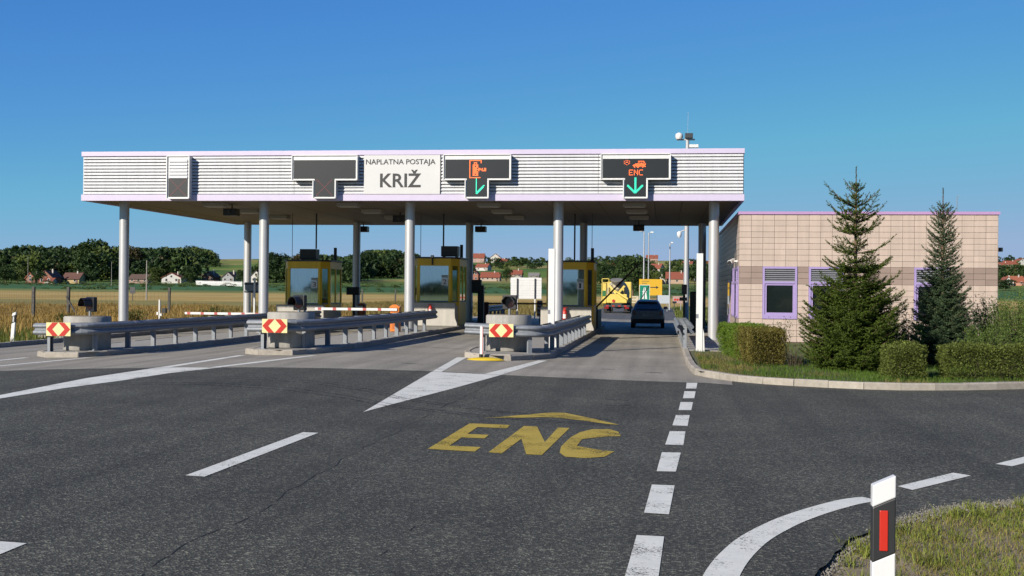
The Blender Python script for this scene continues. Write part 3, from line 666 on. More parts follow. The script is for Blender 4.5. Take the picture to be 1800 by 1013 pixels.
# ------------------------------------------------------------------ toll booths
def clear_glass():
    m = bpy.data.materials.new('booth_glass'); m.use_nodes = True; t = m.node_tree; N = t.nodes; Lk = t.links.new
    gl = N.new('ShaderNodeBsdfGlossy'); gl.inputs['Roughness'].default_value = .03; gl.inputs[0].default_value = (.75, .92, .90, 1)
    tr = N.new('ShaderNodeBsdfTransparent'); tr.inputs[0].default_value = (.5, .62, .6, 1)
    fr = N.new('ShaderNodeFresnel'); fr.inputs[0].default_value = 1.9
    ad = N.new('ShaderNodeMath'); ad.inputs[1].default_value = .34; Lk(fr.outputs[0], ad.inputs[0])
    mx = N.new('ShaderNodeMixShader'); Lk(ad.outputs[0], mx.inputs[0]); Lk(tr.outputs[0], mx.inputs[1]); Lk(gl.outputs[0], mx.inputs[2]); Lk(mx.outputs[0], N['Material Output'].inputs[0])
    return m
bglass = clear_glass()
inner = mat('booth_interior', (.10, .10, .095), .8, var=.2)
BN = {3: 'left', 2: 'middle', 1: 'right'}
def booth(xc, num, ac):
    z0 = ztop(xc); Hh = 2.86; t = thing('toll_booth', f'yellow-framed glass toll booth, the {BN[num]} of three', 'toll booth', (xc, 50.9, z0), group='toll booths')
    hw, hx, cd, dp = .72, 1.0, .55, 3.0         # half front, half width, chamfer depth, depth
    out = [(-hw, 0), (hw, 0), (hx, cd), (hx, dp-cd), (hw, dp), (-hw, dp), (-hx, dp-cd), (-hx, cd)]
    zs_, zh = 1.0, Hh-.31
    for i, ((x0, y0), (x1, y1)) in enumerate(zip(out, out[1:]+out[:1])):
        L = math.dist((x0, y0), (x1, y1)); an = math.atan2(y1-y0, x1-x0)
        def place(b, name, m_):
            o = b.build(name, m_, t, (x0, y0, 0)); o.rotation_euler = (0, 0, an); return o
        place(MB().box((.0, .0, 0), (L, .06, zs_)), 'lower_panel', yellow)
        place(MB().box((.0, -.004, zh), (L, .06, Hh)), 'header_panel', yellow)
        g = .10
        place(MB().box((.0, -.012, zs_+.0), (g, .06, zh)), 'frame_upright', yellow); place(MB().box((L-g, -.012, zs_), (L, .06, zh)), 'frame_upright', yellow)
        place(MB().box((g, .0, zs_), (L-g, .05, zs_+.06)), 'window_sill', steel)
        ws = [(g, L-g)] if L < 1.6 else [(g, L/2-.04), (L/2+.04, L-g)]
        if len(ws) > 1: place(MB().box((L/2-.04, -.006, zs_+.06), (L/2+.04, .055, zh)), 'mullion', yellow)
        for a, b in ws:
            pn = place(MB().box((a, .022, zs_+.06), (b, .03, zh)), 'pane', bglass)
    MB().prism([(x*1.06, y*1.04-.06) for x, y in out], (Hh, Hh+.07), lambda u, v, w_: (u, v, w_)).build('roof', dark, t)
    MB().box((-hw, .4, .8), (hw, .9, .95)).box((.1, 1.2, 0), (.6, 1.7, 1.2)).box((-.5, .5, .95), (-.1, .7, 1.35)).build('desk_and_chair', inner, t)
    MB().prism([(x*.92, .1+y*.93) for x, y in out], (0.0, .06), lambda u, v, w_: (u, v, w_)).build('floor_plate', inner, t)
    # number card in the front window
    cdp = MB().box((.32, -.012, 1.72), (.60, -.004, 2.02)).build('number_card', white, t)
    ca = sign_text(str(num), 'number', ink, .46, -.014, 1.87, .15 if num > 1 else .08, .21, t)
    MB().box((.32, -.012, 2.04), (.60, -.004, 2.16)).build('heading_card', mat('pale_blue_card', (.55, .62, .62), .5), t)
    sign_text('ULAZ', 'lettering', ink, .46, -.014, 2.10, .23, .075, t)
    if ac:
        a = thing('roof_air_conditioner', f'black box air conditioner on the roof of the {BN[num]} booth', 'air conditioner', (xc+(.55 if num == 2 else .0), 51.7, z0+Hh+.07))
        MB().box((-.36, -.3, .04), (.36, .3, .48)).build('casing', black, a, bevel=.015)
        for dx in (-.3, .26): MB().box((dx, -.3, 0), (dx+.04, .3, .04)).build('foot', dark, a)
        for k in range(6): MB().box((-.3, -.306, .09+k*.062), (.3, -.302, .12+k*.062)).build('grille_slat', dark, a)
    tag(MB().cyl((xc+.85, 52.8, z0+Hh+.06), (xc+.85, 52.8, z0+Hh+.66), .07, n=10).build('roof_stub_pipe', black), f'short black pipe on the roof of the {BN[num]} booth', 'pipe')
    return t
booth(-15.5, 3, True); booth(-9.78, 2, True); booth(-4.0, 1, False)
# little camera on the brow of the middle booth
t = thing('brow_camera', 'tiny white camera with dark bracket on the roof edge of the middle booth', 'camera', (-9.85, 50.8, ztop(-9.8)+2.68))
MB().box((-.05, -.12, .22), (.05, .14, .32)).build('housing', white, t); MB().box((-.03, 0, -.1), (.03, .06, .24)).build('bracket', black, t)

# concrete shields before the booths
for xc, num, w_ in ((-15.5, 3, 1.05), (-9.72, 2, .95), (-4.08, 1, 1.06)):
    z0 = ztop(xc)
    poly = [(-w_, 0), (w_+.10, 0), (w_+.10, .1), (w_+.02, .32), (w_, .5), (w_, .95), (w_-.03, .985), (-w_, .985)]
    t = thing('concrete_shield', f'pale concrete crash wall before the {BN[num]} booth', 'crash wall', (xc, 50.3, z0), group='crash walls before the booths')
    MB().prism(poly, (0, .3), XZ(0)).build('front_wall', concp, t, bevel=.02)
    MB().prism([(0, 0), (2.6, 0), (2.6, .62), (0, .92)], (-.0, .16), lambda u, v, w2: (w_-.2+w2, .3+u, v)).build('return_wall', concp, t, bevel=.015)

# fire extinguishers
def extinguisher(x, y, z, s, lab):
    t = thing('fire_extinguisher', lab, 'fire extinguisher', (x, y, z), group='fire extinguishers on the crash walls'); t.scale = (s, s, s)
    MB().lathe([(.085, 0), (.10, .03), (.10, .38), (.075, .45), (.03, .485), (.03, .5)], n=18).build('cylinder', redp, t)
    MB().box((-.045, -.03, .49), (.045, .03, .545)).build('valve', redp, t); MB().prism([(-.14, .56), (.11, .60), (.11, .575), (-.14, .535)], (-.02, .02), XZ(0)).build('handle', redp, t)
    MB().tube([(-.06, 0, .52), (-.14, -.01, .45), (-.135, -.01, .22), (-.115, -.01, .06)], .014).build('hose', black, t)
    lb = MB(); n = 8
    lb.loft([[(.1015*math.sin(a), -.1015*math.cos(a), z_) for a in [-.6+1.2*i/n for i in range(n+1)]] for z_ in (.14, .31)], close=False, caps=False).build('label', white, t)
extinguisher(-4.12, 50.12, ztop(-4.1)+.36, 1.05, 'large red fire extinguisher on the crash wall of the right booth')
extinguisher(-9.78, 50.12, ztop(-9.8)+.46, .8, 'small red fire extinguisher on the crash wall of the middle booth')

# ------------------------------------------------------------------ barrier gates
def gate(x, y, length, lab, z0, angle=0, m_box=orange):
    t = thing('barrier_gate', lab, 'barrier gate', (x, y, z0), group='barrier gates')
    MB().box((-.17, -.15, 0), (.17, .15, .86)).build('cabinet', m_box, t, bevel=.015)
    MB().prism([(-.19, .86), (.19, .86), (.19, .90), (.06, .98), (-.06, .98), (-.19, .90)], (-.17, .17), XZ(0)).build('cabinet_lid', m_box, t)
    MB().box((-.08, -.158, .1), (.08, -.152, .62)).build('service_door', mat('dark_orange_door', (.5, .12, .01), .5), t)
    arm = bpy.data.objects.new('arm', MB().box((-length, -.2, -.045), (.1, -.165, .045)).mesh('arm', white)); COL.objects.link(arm); arm.parent = t; arm.location = (0, 0, .80); arm.rotation_euler = (0, angle, 0)
    k = 0; xx = -length+.1
    while xx < -.25:
        o = MB().box((xx, -.202, -.0455), (xx+.13, -.163, .0455)).build('red_band', mat('faded_red_band', (.50, .10, .09), .5, var=.2), arm); xx += .56; k += 1
    return t
gate(-9.72, 43.2, 2.95, 'orange barrier cabinet with red and white arm lowered across the third lane', ztop(-9.7))
gate(-15.75, 46.4, 3.2, 'orange barrier cabinet with red and white arm lowered across the leftmost lane', ztop(-15.7)-.13)
gate(-14.6, 57.5, .3, 'dark orange barrier cabinet in the shade behind the left booth', ztop(-14.6), 0, mat('deep_orange_paint', (.35, .08, .01), .6, var=.2))  # deeper, more mottled orange than the other gate cabinets
# the raised dark pole beside the right booth and the lowered dark pole behind the middle booth
t = thing('raised_barrier', 'dark barrier pole half raised beside the right booth in the first lane', 'barrier gate', (-3.2, 56.5, ztop(-3.2)))
MB().box((-.2, -.15, 0), (.1, .15, .9)).build('cabinet', dark, t, bevel=.02)
MB().cyl((-.05, -.2, .82), (2.0-.05, -.2, 2.9), .04, n=8).build('pole', mat('dull_red_pole', (.12, .05, .04), .6, var=.2), t)
t = thing('lowered_barrier', 'dark pole lowered across the second lane behind the middle booth', 'barrier gate', (-8.5, 57.5, ztop(-8.5)))
MB().box((-.2, -.15, 0), (.12, .15, .95)).build('cabinet', mat('dark_red_cabinet', (.12, .02, .012), .6, var=.2), t, bevel=.02)
MB().cyl((.1, -.2, .88), (2.9, -.2, .9), .035, n=8).build('pole', MATS['dull_red_pole'], t)
# ticket columns with black monitor heads
for x, y, lab in ((-14.5, 55.6, 'black monitor on a slim post right of the left booth'), (-8.62, 56, 'black ticket column with box head right of the middle booth')):
    t = thing('ticket_column', lab, 'ticket column', (x, y, ztop(x)))
    MB().box((-.06, -.06, 0), (.06, .06, 1.5) if x < -10 else (.22, .2, 1.75)).build('post', dark, t)
    MB().box((-.33, -.2, 1.38), (.28, .12, 1.75) if x < -10 else (.12, .1, 2.0)).build('head', black, t, bevel=.02)
# dark equipment row between booths 1 and 2 (the nose rails of the exit side)
t = guardrail('dark guardrail on the exit side of the middle island', [(-8.7, 57.6), (-8.75, 66), (-9.2, 69)], 1.5, None, start=.4)
# panel on a post by the leftmost lane, seen from behind
t = thing('panel_back', 'grey sign panel seen from behind on a white post right of the rear column', 'sign', (-17.4, 50, .05))
MB().cyl((0, 0, 0), (0, 0, 2.25), .045, n=10).build('post', white, t)
MB().box((-.45, .05, 1.6), (.42, .08, 2.05)).build('panel', steel, t); MB().box((-.47, .02, 1.62), (.45, .05, 1.68)).box((-.47, .02, 1.95), (.45, .05, 2.01)).build('bracing', dark, t)
# ================================================================== office building with tiled walls
BX0, BX1, BY0, BY1, BZ = 2.62, 11.39, 43.62, 60.3, 4.635
TW, THH, TZ0 = (BX1-BX0)/22, .2047, .13
tile = mat('beige_wall_tile', (.585, .465, .385), .42, var=.06, vs=2, rnd=.05, streak=.08)
tileb = mat('brown_wall_tile', (.34, .255, .21), .42, var=.06, vs=2, rnd=.09)
bld = thing('office_building', 'beige tiled flat-roofed toll office with brown band and purple windows', 'building', (0, 0, 0))
grout = mat('dark_grout', (.22, .175, .14), .9)
WIN = ((2, 5), (6, 9), (15, 18)); WR = (4, 13)
# wall core with real window openings
core = MB(); ex = [BX0+.03]+[BX0+TW*k for w_ in WIN for k in w_]+[BX1-.03]; za, zb = TZ0+THH*WR[0], TZ0+THH*WR[1]
for i in range(0, len(ex), 2): core.box((ex[i], BY0+.02, 0), (ex[i+1], BY0+.25, BZ))
for a, b in WIN: core.box((BX0+TW*a, BY0+.02, 0), (BX0+TW*b, BY0+.25, za)); core.box((BX0+TW*a, BY0+.02, zb), (BX0+TW*b, BY0+.25, BZ))
core.box((BX0+.03, BY0+.25, 0), (BX0+.25, BY1, BZ)).box((BX1-.25, BY0+.25, 0), (BX1-.03, BY1, BZ)).box((BX0+.25, BY1-.25, 0), (BX1-.25, BY1, BZ)).box((BX0+.25, BY0+.25, BZ-.2), (BX1-.25, BY1-.25, BZ))
core.build('wall_core', grout, bld)
tm = MB().box((.005, -.012, .005), (TW-.005, .02, THH-.005))
t1, t2 = tm.mesh('tile', tile), tm.mesh('tile', tileb)
rest = MB(); cnt = 0
for r_ in range(22):
    for c_ in range(22):
        if any(a <= c_ < b for a, b in WIN) and WR[0] <= r_ < WR[1]: continue
        band = 10 <= r_ < 13; x, z = BX0+c_*TW, TZ0+r_*THH
        if (r_ >= 8 or (r_ >= 3 and c_ < 6)) and cnt < 300:
            obj('tile', t2 if band else t1, bld, (x, BY0, z)).rotation_euler = (random.uniform(-.006, .006), 0, random.uniform(-.004, .004)); cnt += 1
        else: rest.box((x+.006, BY0-.018, z+.006), (x+TW-.006, BY0+.02, z+THH-.006), 1 if band else 0)
# side wall tiles, windows and door
SWIN = [(43.92, 44.77), (45.02, 45.87), (46.12, 46.97), (47.22, 48.07)]; DOOR = (49.6, 51.2)
nS = 36; tw2 = (BY1-BY0)/nS
for r_ in range(22):
    for c_ in range(nS):
        y0, y1 = BY0+c_*tw2+.006, BY0+(c_+1)*tw2-.006; z = TZ0+r_*THH; ym = (y0+y1)/2
        if WR[0] <= r_ < WR[1] and 43.88 < ym < 48.12: continue
        if r_ < 11 and DOOR[0] < ym < DOOR[1]: continue
        rest.box((BX0-.018+.002, y0, z+.006), (BX0+.04, y1, z+THH-.006), 1 if 10 <= r_ < 13 else 0)
        if c_ < 2: rest.box((BX1-.04, y0, z+.006), (BX1+.016, y1, z+THH-.006), 1 if 10 <= r_ < 13 else 0)
o = rest.build('tile_field', [tile, tileb], bld); o['kind'] = 'stuff'
MB().box((BX0-.06, BY0-.06, BZ), (BX1+.06, BY0+.3, BZ+.10)).box((BX0-.06, BY0+.3, BZ), (BX0+.3, BY1, BZ+.10)).box((BX1-.3, BY0+.3, BZ), (BX1+.06, BY1, BZ+.10)).build('coping', mat('pink_lilac_coping', (.50, .30, .53), .4, var=.06), bld)
MB().box((BX0+.3, BY0+.3, BZ), (BX1-.3, BY1-.1, BZ+.05)).build('roof', dark, bld)
louv = mat('grey_louvre', (.36, .37, .40), .45, .3, var=.05)
def window_unit(parent, w_, z0, z1, zl, place, big):
    f = .075
    def put(b, name, m_, par=parent):
        o = b.build(name, m_, par); place(o); return o
    wn = put(MB().box((0, -.05, z0), (f, .1, z1)).box((w_-f, -.05, z0), (w_, .1, z1)).box((f, -.05, z0), (w_-f, .1, z0+f*(2.0 if big else 1))).box((f, -.05, z1-f), (w_-f, .1, z1)).box((f, -.055, zl-.045), (w_-f, .1, zl+.03)), 'window', purple)
    def sub(b, name, m_): o = b.build(name, m_, wn); return o
    zz = z0+f*(2.0 if big else 1)
    sub(MB().box((f, -.02, zz), (f+.07, .06, zl-.045)).box((w_-f-.07, -.02, zz), (w_-f, .06, zl-.045)).box((f+.07, -.02, zl-.11), (w_-f-.07, .06, zl-.045)).box((f+.07, -.02, zz), (w_-f-.07, .06, zz+.07)), 'sash', purple)
    sub(MB().box((f+.07, .03, zz+.07), (w_-f-.07, .04, zl-.11)), 'pane', glass)
    n = 6; h_ = (z1-f-zl-.03)/n
    for k in range(n):
        z = zl+.03+k*h_
        sub(MB().prism([(-.045, z), (-.045, z+.012), (.06, z+h_*.98), (.075, z+h_*.98), (.075, z+h_-.02)], (f, w_-f), lambda u, v, w2: (w2, u, v)), 'louvre_slat', louv if big else purple)
    if big:
        for xx in (.22, w_-.22): sub(MB().box((xx-.012, -.056, z0+.05), (xx+.012, -.05, z0+.075)), 'drain_cap', black)
for a, b in WIN:
    x0 = BX0+TW*a
    def pl(o, x0=x0): o.location = (x0, BY0, 0)
    window_unit(bld, TW*(b-a), za, zb, 2.24, pl, True)
for y0, y1 in SWIN:
    def pl(o, y1=y1): o.location = (BX0+.0, y1, 0); o.rotation_euler = (0, 0, -math.pi/2)
    window_unit(bld, y1-y0, za, zb, 2.24, pl, False)
for a, b in ((43.88, 43.92), (44.77, 45.02), (45.87, 46.12), (46.97, 47.22), (48.07, 48.12)):
    MB().box((BX0-.016, a+.002, za), (BX0+.03, b-.002, zb)).build('window_pier', tile, bld)
d = MB().box((BX0-.03, DOOR[0], .13), (BX0+.05, DOOR[1], 2.38)).build('door', purple, bld)
MB().box((BX0-.036, DOOR[0]+.15, 1.0), (BX0-.031, DOOR[1]-.15, 2.25)).build('pane', glass, d); MB().cyl((BX0-.09, DOOR[0]+.2, .95), (BX0-.09, DOOR[0]+.2, 1.25), .015, n=8).build('handle', steel, d)
# things fixed to the building or on its roof
t = thing('wall_camera', 'white security camera on the left corner wall of the office', 'camera', (BX0-.02, 44.6, 3.0))
MB().box((-.12, -.05, -.03), (0, .05, .03)).build('bracket', white, t); MB().cyl((-.3, -.25, -.06), (-.14, .2, .02), .09, n=12).build('housing', white, t); MB().cyl((-.32, -.31, -.07), (-.3, -.25, -.06), .07, n=12).build('lens', black, t)
t = thing('wall_floodlight', 'small black floodlight on the right edge of the office wall', 'floodlight', (BX1+.016, 44.0, 3.45))
MB().box((0, -.02, -.02), (.12, .02, .02)).build('bracket', dark, t); MB().box((.06, -.14, -.08), (.22, .06, .06)).build('lamp_head', black, t, bevel=.01)
for x, y, lab in ((7.35, 46.6, 'flat white roof vent on the office above the third window gap'), (5.65, 46.6, 'low white roof vent on the office roof behind the green spruce tip')):
    t = thing('roof_vent', lab, 'roof vent', (x, y, BZ+.05)); MB().box((-.28, -.2, 0), (.28, .2, .13)).build('curb', white, t); MB().prism([(-.42, .13), (.42, .13), (.3, .22), (-.3, .22)], (-.3, .3), XZ(0)).build('dome', mat('milky_dome', (.75, .76, .78), .25), t)
tag(MB().cyl((10.45, 45.5, BZ+.05), (10.45, 45.5, BZ+.75), .012, n=6).tube([(10.45, 45.5, BZ+.75), (10.52, 45.5, BZ+.82)], .012).build('roof_aerial', steel), 'thin bent aerial on the right end of the office roof', 'aerial')
# ================================================================== vegetation
def leafm(name, col, isl=.35, trans=.25, var=.25, vs=1.5, rough=.55): return mat(name, col, rough, isl=isl, var=var, vs=vs, trans=trans, spec=.12)
def unit(v): return v/np.maximum(np.linalg.norm(v, axis=1, keepdims=True), 1e-9)
def leaf_quads(P_, D, size, rng, aspect=.55, fold=.0):
    """pointed leaves (two triangles) at P_, growing along D with random roll"""
    n = len(P_); r_ = unit(rng.normal(size=(n, 3))); S = unit(np.cross(D, r_)); L = size*rng.uniform(.6, 1.3, (n, 1))
    N_ = np.cross(D, S)
    a = P_; b = P_+D*L*.5+S*L*aspect*.5+N_*L*.08; c = P_+D*L; d = P_+D*L*.5-S*L*aspect*.5+N_*L*.08
    V = np.stack([a, b, c, d], 1).reshape(-1, 3); F = np.arange(4*n).reshape(-1, 4); return V, F
def blades(P_, H_, rng, w=.006, lean=.45, base_dir=None):
    n = len(P_); a = rng.uniform(0, 2*np.pi, n); s = np.stack([np.cos(a), np.sin(a), np.zeros(n)], 1); H_ = H_.reshape(-1, 1)
    ln = rng.normal(0, lean, (n, 1)); ln2 = np.stack([-s[:, 1], s[:, 0], np.zeros(n)], 1)*ln+s*rng.normal(0, lean*.6, (n, 1))
    mid = P_+np.array([0, 0, 1])*H_*.55+ln2*H_*.25; tip = P_+np.array([0, 0, 1])*H_*(1-.25*np.abs(ln))+ln2*H_*.8
    V = np.stack([P_-s*w, P_+s*w, mid+s*w*.8, mid-s*w*.8, tip], 1).reshape(-1, 3); k = np.arange(n)[:, None]*5
    F = np.concatenate([np.stack([k[:, 0], k[:, 0]+1, k[:, 0]+2], 1), np.stack([k[:, 0], k[:, 0]+2, k[:, 0]+3], 1), np.stack([k[:, 0]+3, k[:, 0]+2, k[:, 0]+4], 1)])
    return V, F
def merge(parts):
    V = []; F = []; o = 0
    for v, f in parts: V.append(v); F.append(f+o); o += len(v)
    return np.concatenate(V), np.concatenate(F)
barkm = mat('spruce_bark', (.16, .10, .06), .9, var=.3, vs=12)

def spruce(x, y, z0, Ht, prof, needle_m, label, seed, dense, name):
    rng = np.random.default_rng(seed)
    t = thing(name, label, 'tree', (x, y, z0))
    MB().lathe([(.075, -.05), (.06, Ht*.3), (.03, Ht*.7), (.012, Ht*.93), (.004, Ht)], n=10).build('trunk', barkm, t)
    segs = []; wood = MB()
    z = .12; wh = 0
    while z < Ht*.90:
        u = z/Ht; step = float(np.interp(u, [0, .4, .55, 1], [.085, .15, .21, .12] if not dense else [.085, .10, .11, .09]))
        nb = int(rng.integers(6, 9)) if u > .5 else int(rng.integers(9, 13))
        a0 = rng.uniform(0, 6.28)
        for k in range(nb):
            az = a0+2*np.pi*k/nb+rng.normal(0, .18); L = float(np.interp(u, [p[0] for p in prof], [p[1] for p in prof]))*rng.uniform(.72, 1.12)
            if not dense: L *= 1+(((1.12 if wh % 2 == 0 else .40)*rng.uniform(.7, 1.2))-1)*min(1, max(0, (u-.34)/.14))
            zz = z+rng.uniform(-.05, .05)
            out = np.array([np.cos(az), np.sin(az), 0]); rise = float(np.interp(u, [0, .25, .55, .85, 1], [-.1, .05, .32, .8, 1.5]))
            nseg = max(4, int(L/.055)); pts = []
            for i in range(nseg+1):
                s = i/nseg; pts.append(out*L*s+np.array([0, 0, zz+L*(rise*s*.75-.28*s*(1-s)+.22*s**3)]))
            pts = np.array(pts)
            wood.cyl(pts[0], pts[nseg//2], .012*(1-u)+.006, .007, 5); wood.cyl(pts[nseg//2], pts[-1], .007, .003, 4)
            side = np.array([-np.sin(az), np.cos(az), 0])
            for i in range(nseg):
                d = pts[i+1]-pts[i]; segs.append((pts[i], d))
                s = i/nseg
                if s > .12 and (i % 2 == 0 or u < .55):
                    for sg in (-1, 1):
                        if rng.random() < .12: continue
                        tl = (L*.42*(1-s)**.75+.05)*rng.uniform(.6, 1.15); dirn = d/np.linalg.norm(d)*.75+side*sg*.75+np.array([0, 0, rng.normal(-.05+.2*u, .16)])
                        dirn /= np.linalg.norm(dirn); nn = max(1, int(tl/.06))
                        for j in range(nn): segs.append((pts[i]+dirn*tl*j/nn, dirn*tl/nn))
                        if tl > .2:
                            for j in range(1, nn):
                                for s2 in (-1, 1):
                                    if rng.random() < .35: continue
                                    d2 = dirn*.7+np.cross(dirn, [0, 0, 1])*s2*.7+np.array([0, 0, rng.normal(0, .2)]); d2 /= np.linalg.norm(d2)
                                    l2 = tl*.38*(1-j/nn)+.03; segs.append((pts[i]+dirn*tl*j/nn, d2*l2))
        z += step*rng.uniform(.8, 1.2); wh += 1
    for i in range(20):                                   # leader
        segs.append((np.array([0, 0, Ht*(.88+.12*i/20)]), np.array([0, 0, Ht*.12/20])))
    S0 = np.array([s[0] for s in segs]); SD = np.array([s[1] for s in segs]); print('TWIGS', len(segs))
    K = 13 if len(S0) < 22000 else 9; n = len(S0)
    tt = rng.uniform(0, 1, (n, K, 1)); base = S0[:, None]+SD[:, None]*tt
    dn = unit(SD)[:, None]; rad = rng.normal(size=(n, K, 3)); rad -= (rad*dn).sum(2, keepdims=True)*dn; rad /= np.linalg.norm(rad, axis=2, keepdims=True)
    nd = dn*.75+rad*.75; nd /= np.linalg.norm(nd, axis=2, keepdims=True); ln = rng.uniform(.028, .052, (n, K, 1))
    sd = np.cross(nd, rad+.01); sd /= np.maximum(np.linalg.norm(sd, axis=2, keepdims=True), 1e-6); ww = .0085
    V = np.stack([base-sd*ww, base+sd*ww, base+nd*ln], 2).reshape(-1, 3); F = np.arange(len(V)).reshape(-1, 3)
    obj('needles', npmesh('needles', V, F, needle_m), t); wood.build('branches', barkm, t)
    return t
nm1 = leafm('green_spruce_needles', (.085, .125, .02), .45, .18, .3, 2.5)
nm2 = leafm('blue_spruce_needles', (.085, .13, .062), .35, .18, .25, 2.5)
spruce(4.38, 28.9, .1, 4.72, [(0, 1.05), (.06, 1.28), (.2, 1.22), (.38, .98), (.5, .9), (.62, .78), (.75, .62), (.83, .52), (.88, .2), (.94, .12), (1, .02)], nm1, 'dark green spruce with sparse top shoots before the office windows', 3, False, 'spruce_tree')
spruce(6.92, 31.6, .1, 4.45, [(0, .95), (.12, .95), (.25, .78), (.4, .62), (.55, .52), (.7, .42), (.82, .32), (.9, .16), (1, .02)], nm2, 'slender blue-green spruce between the office and the long hedge', 8, True, 'spruce_tree')

def hedge(label, box, m_, seed, n, leaf=.035, group='clipped hedges', rag=.05, rz=0, name='clipped_hedge', m2=None):
    (x0, y0, z0), (x1, y1, z1) = box; rng = np.random.default_rng(seed); cx, cy = (x0+x1)/2, (y0+y1)/2; w_, d_, h_ = x1-x0, y1-y0, z1-z0
    t = thing(name, label, 'hedge', (cx, cy, z0), rz, group)
    A = np.array([w_*d_*1.3, w_*h_, w_*h_*.5, d_*h_, d_*h_]); c = rng.choice(5, n, p=A/A.sum()); u = rng.uniform(-.5, .5, n); v = rng.uniform(0, 1, n)
    dep = np.abs(rng.normal(0, rag*1.6, n)); P_ = np.zeros((n, 3)); D = np.zeros((n, 3))
    def bulge(a, b): return rag*(np.sin(a*5.1+seed)+np.sin(b*7.3+seed*2)+np.sin(a*13+b*9))*.6
    for f in range(5):
        k = c == f
        if f == 0: P_[k] = np.stack([u[k]*w_, (v[k]-.5)*d_, h_-dep[k]+bulge(u[k]*w_, v[k]*d_)], 1); D[k] = (0, 0, 1)
        elif f in (1, 2):
            s = -1 if f == 1 else 1; P_[k] = np.stack([u[k]*w_, s*(d_/2-dep[k]+bulge(u[k]*w_, v[k]*h_)), v[k]*h_], 1); D[k] = (0, s, 0)
        else:
            s = -1 if f == 3 else 1; P_[k] = np.stack([s*(w_/2-dep[k]+bulge(u[k]*d_, v[k]*h_)), u[k]*d_, v[k]*h_], 1); D[k] = (s, 0, 0)
    core = rng.random(n) < .22; nc = core.sum(); P_[core] = np.stack([rng.uniform(-.46, .46, nc)*w_, rng.uniform(-.46, .46, nc)*d_, rng.uniform(.05, .95, nc)*h_], 1)
    D = unit(D*.8+rng.normal(0, .75, (n, 3))+np.array([0, 0, .35]))
    # thin the leaves towards the foot
    keep = rng.random(n) < np.clip(.35+1.6*P_[:, 2]/h_, 0, 1); near = (P_[:, 1]+rng.normal(0, .55, n) < -d_*.12) if m2 else np.zeros(n, bool)
    for sel, mm in ((keep & ~near, m_), (keep & near, m2)):
        if sel.any(): V, F = leaf_quads(P_[sel], D[sel], leaf, rng); obj('leaves', npmesh('leaves', V, F, mm), t)
    tw = MB()
    for i in range(max(10, int(w_*d_*14))):
        a, b = rng.uniform(-.42, .42)*w_, rng.uniform(-.42, .42)*d_; p = Vector((a, b, -.03)); tw.cyl(p, p+Vector((rng.normal(0, .06), rng.normal(0, .06), h_*rng.uniform(.7, .95))), .008, .004, 4)
    tw.build('twigs', mat('hedge_twig', (.10, .075, .05), .9), t)['kind'] = 'stuff'
    return t
hgreen = leafm('fresh_hedge_leaf', (.14, .22, .028), .35, .3); hbrown = leafm('browned_hedge_leaf', (.17, .145, .036), .55, .25); hdark = leafm('dull_hedge_leaf', (.13, .16, .036), .6, .25)
hedge('clipped hedge beside the office pavement, bright green far end and browned near end', ((1.80, 29.35, .1), (2.62, 35.75, .98)), hgreen, 5, 66000, .038, rz=.075, m2=hbrown)
hedge('ragged low hedge stub between the two spruces at the kerb', ((4.62, 25.8, .1), (5.38, 26.9, .78)), hdark, 7, 15000, .038, rag=.07)
hedge('long clipped hedge along the kerb at the right edge', ((5.78, 26.1, .1), (9.6, 26.95, .80)), hdark, 9, 46000, .038, rz=.07)
# loose shrubs behind the hedges
def shrub(label, x, y, rx, ry, h_, m_, seed, stems, per, leaf, name='leafy_shrub', z0=.1, arch=.5):
    rng = np.random.default_rng(seed); t = thing(name, label, 'shrub', (x, y, z0)); P_ = []; D = []; wd = MB()
    for s in range(stems):
        a = rng.uniform(0, 6.28); r_ = math.sqrt(rng.random()); bx, by = rx*r_*math.cos(a)*.75, ry*r_*math.sin(a)*.75; hh = h_*(1-.35*r_*r_)*rng.uniform(.75, 1.1)
        dx, dy = rx*.35*r_*math.cos(a)*arch+rng.normal(0, .05), ry*.35*r_*math.sin(a)*arch+rng.normal(0, .05)
        wd.cyl((bx*.6, by*.6, -.03), (bx+dx*.6, by+dy*.6, hh*.75), .009, .003, 4)
        u = rng.uniform(.12, 1, per)
        P_.append(np.stack([bx*.6+(bx*.4+dx)*u, by*.6+(by*.4+dy)*u, hh*u], 1)+rng.normal(0, .035, (per, 3)))
        D.append(unit(rng.normal(0, .6, (per, 3))+np.array([dx, dy, .75])))
    V, F = leaf_quads(np.concatenate(P_), np.concatenate(D), leaf, rng, .35); obj('leaves', npmesh('leaves', V, F, m_), t); wd.build('stems', MATS['hedge_twig'], t)['kind'] = 'stuff'; return t
sg = leafm('willowy_shrub_leaf', (.13, .19, .045), .4, .3)
shrub('big willowy shrub growing behind the long hedge at the right edge', 9.3, 33.2, 2.1, 1.6, 1.85, sg, 21, 420, 75, .06)
shrub('smaller willowy shrub right of the blue-green spruce', 7.7, 29.6, .85, .7, 1.22, sg, 22, 130, 60, .055)
shrub('rounded green shrub between the two spruces before the office', 5.7, 30.6, .75, .7, 1.35, leafm('dark_shrub_leaf', (.07, .12, .03), .4, .25), 23, 130, 60, .055)
shrub('small leggy rose bush right of the browned hedge end', 3.1, 33.4, .4, .35, 1.2, leafm('rose_leaf', (.10, .13, .04), .4, .25), 24, 16, 34, .06)
shrub('thin dry weed tuft at the foot of the browned hedge end', 3.05, 29.3, .22, .2, .62, leafm('dry_weed_leaf', (.15, .12, .05), .4, .25), 25, 22, 16, .035, name='weed_tuft')
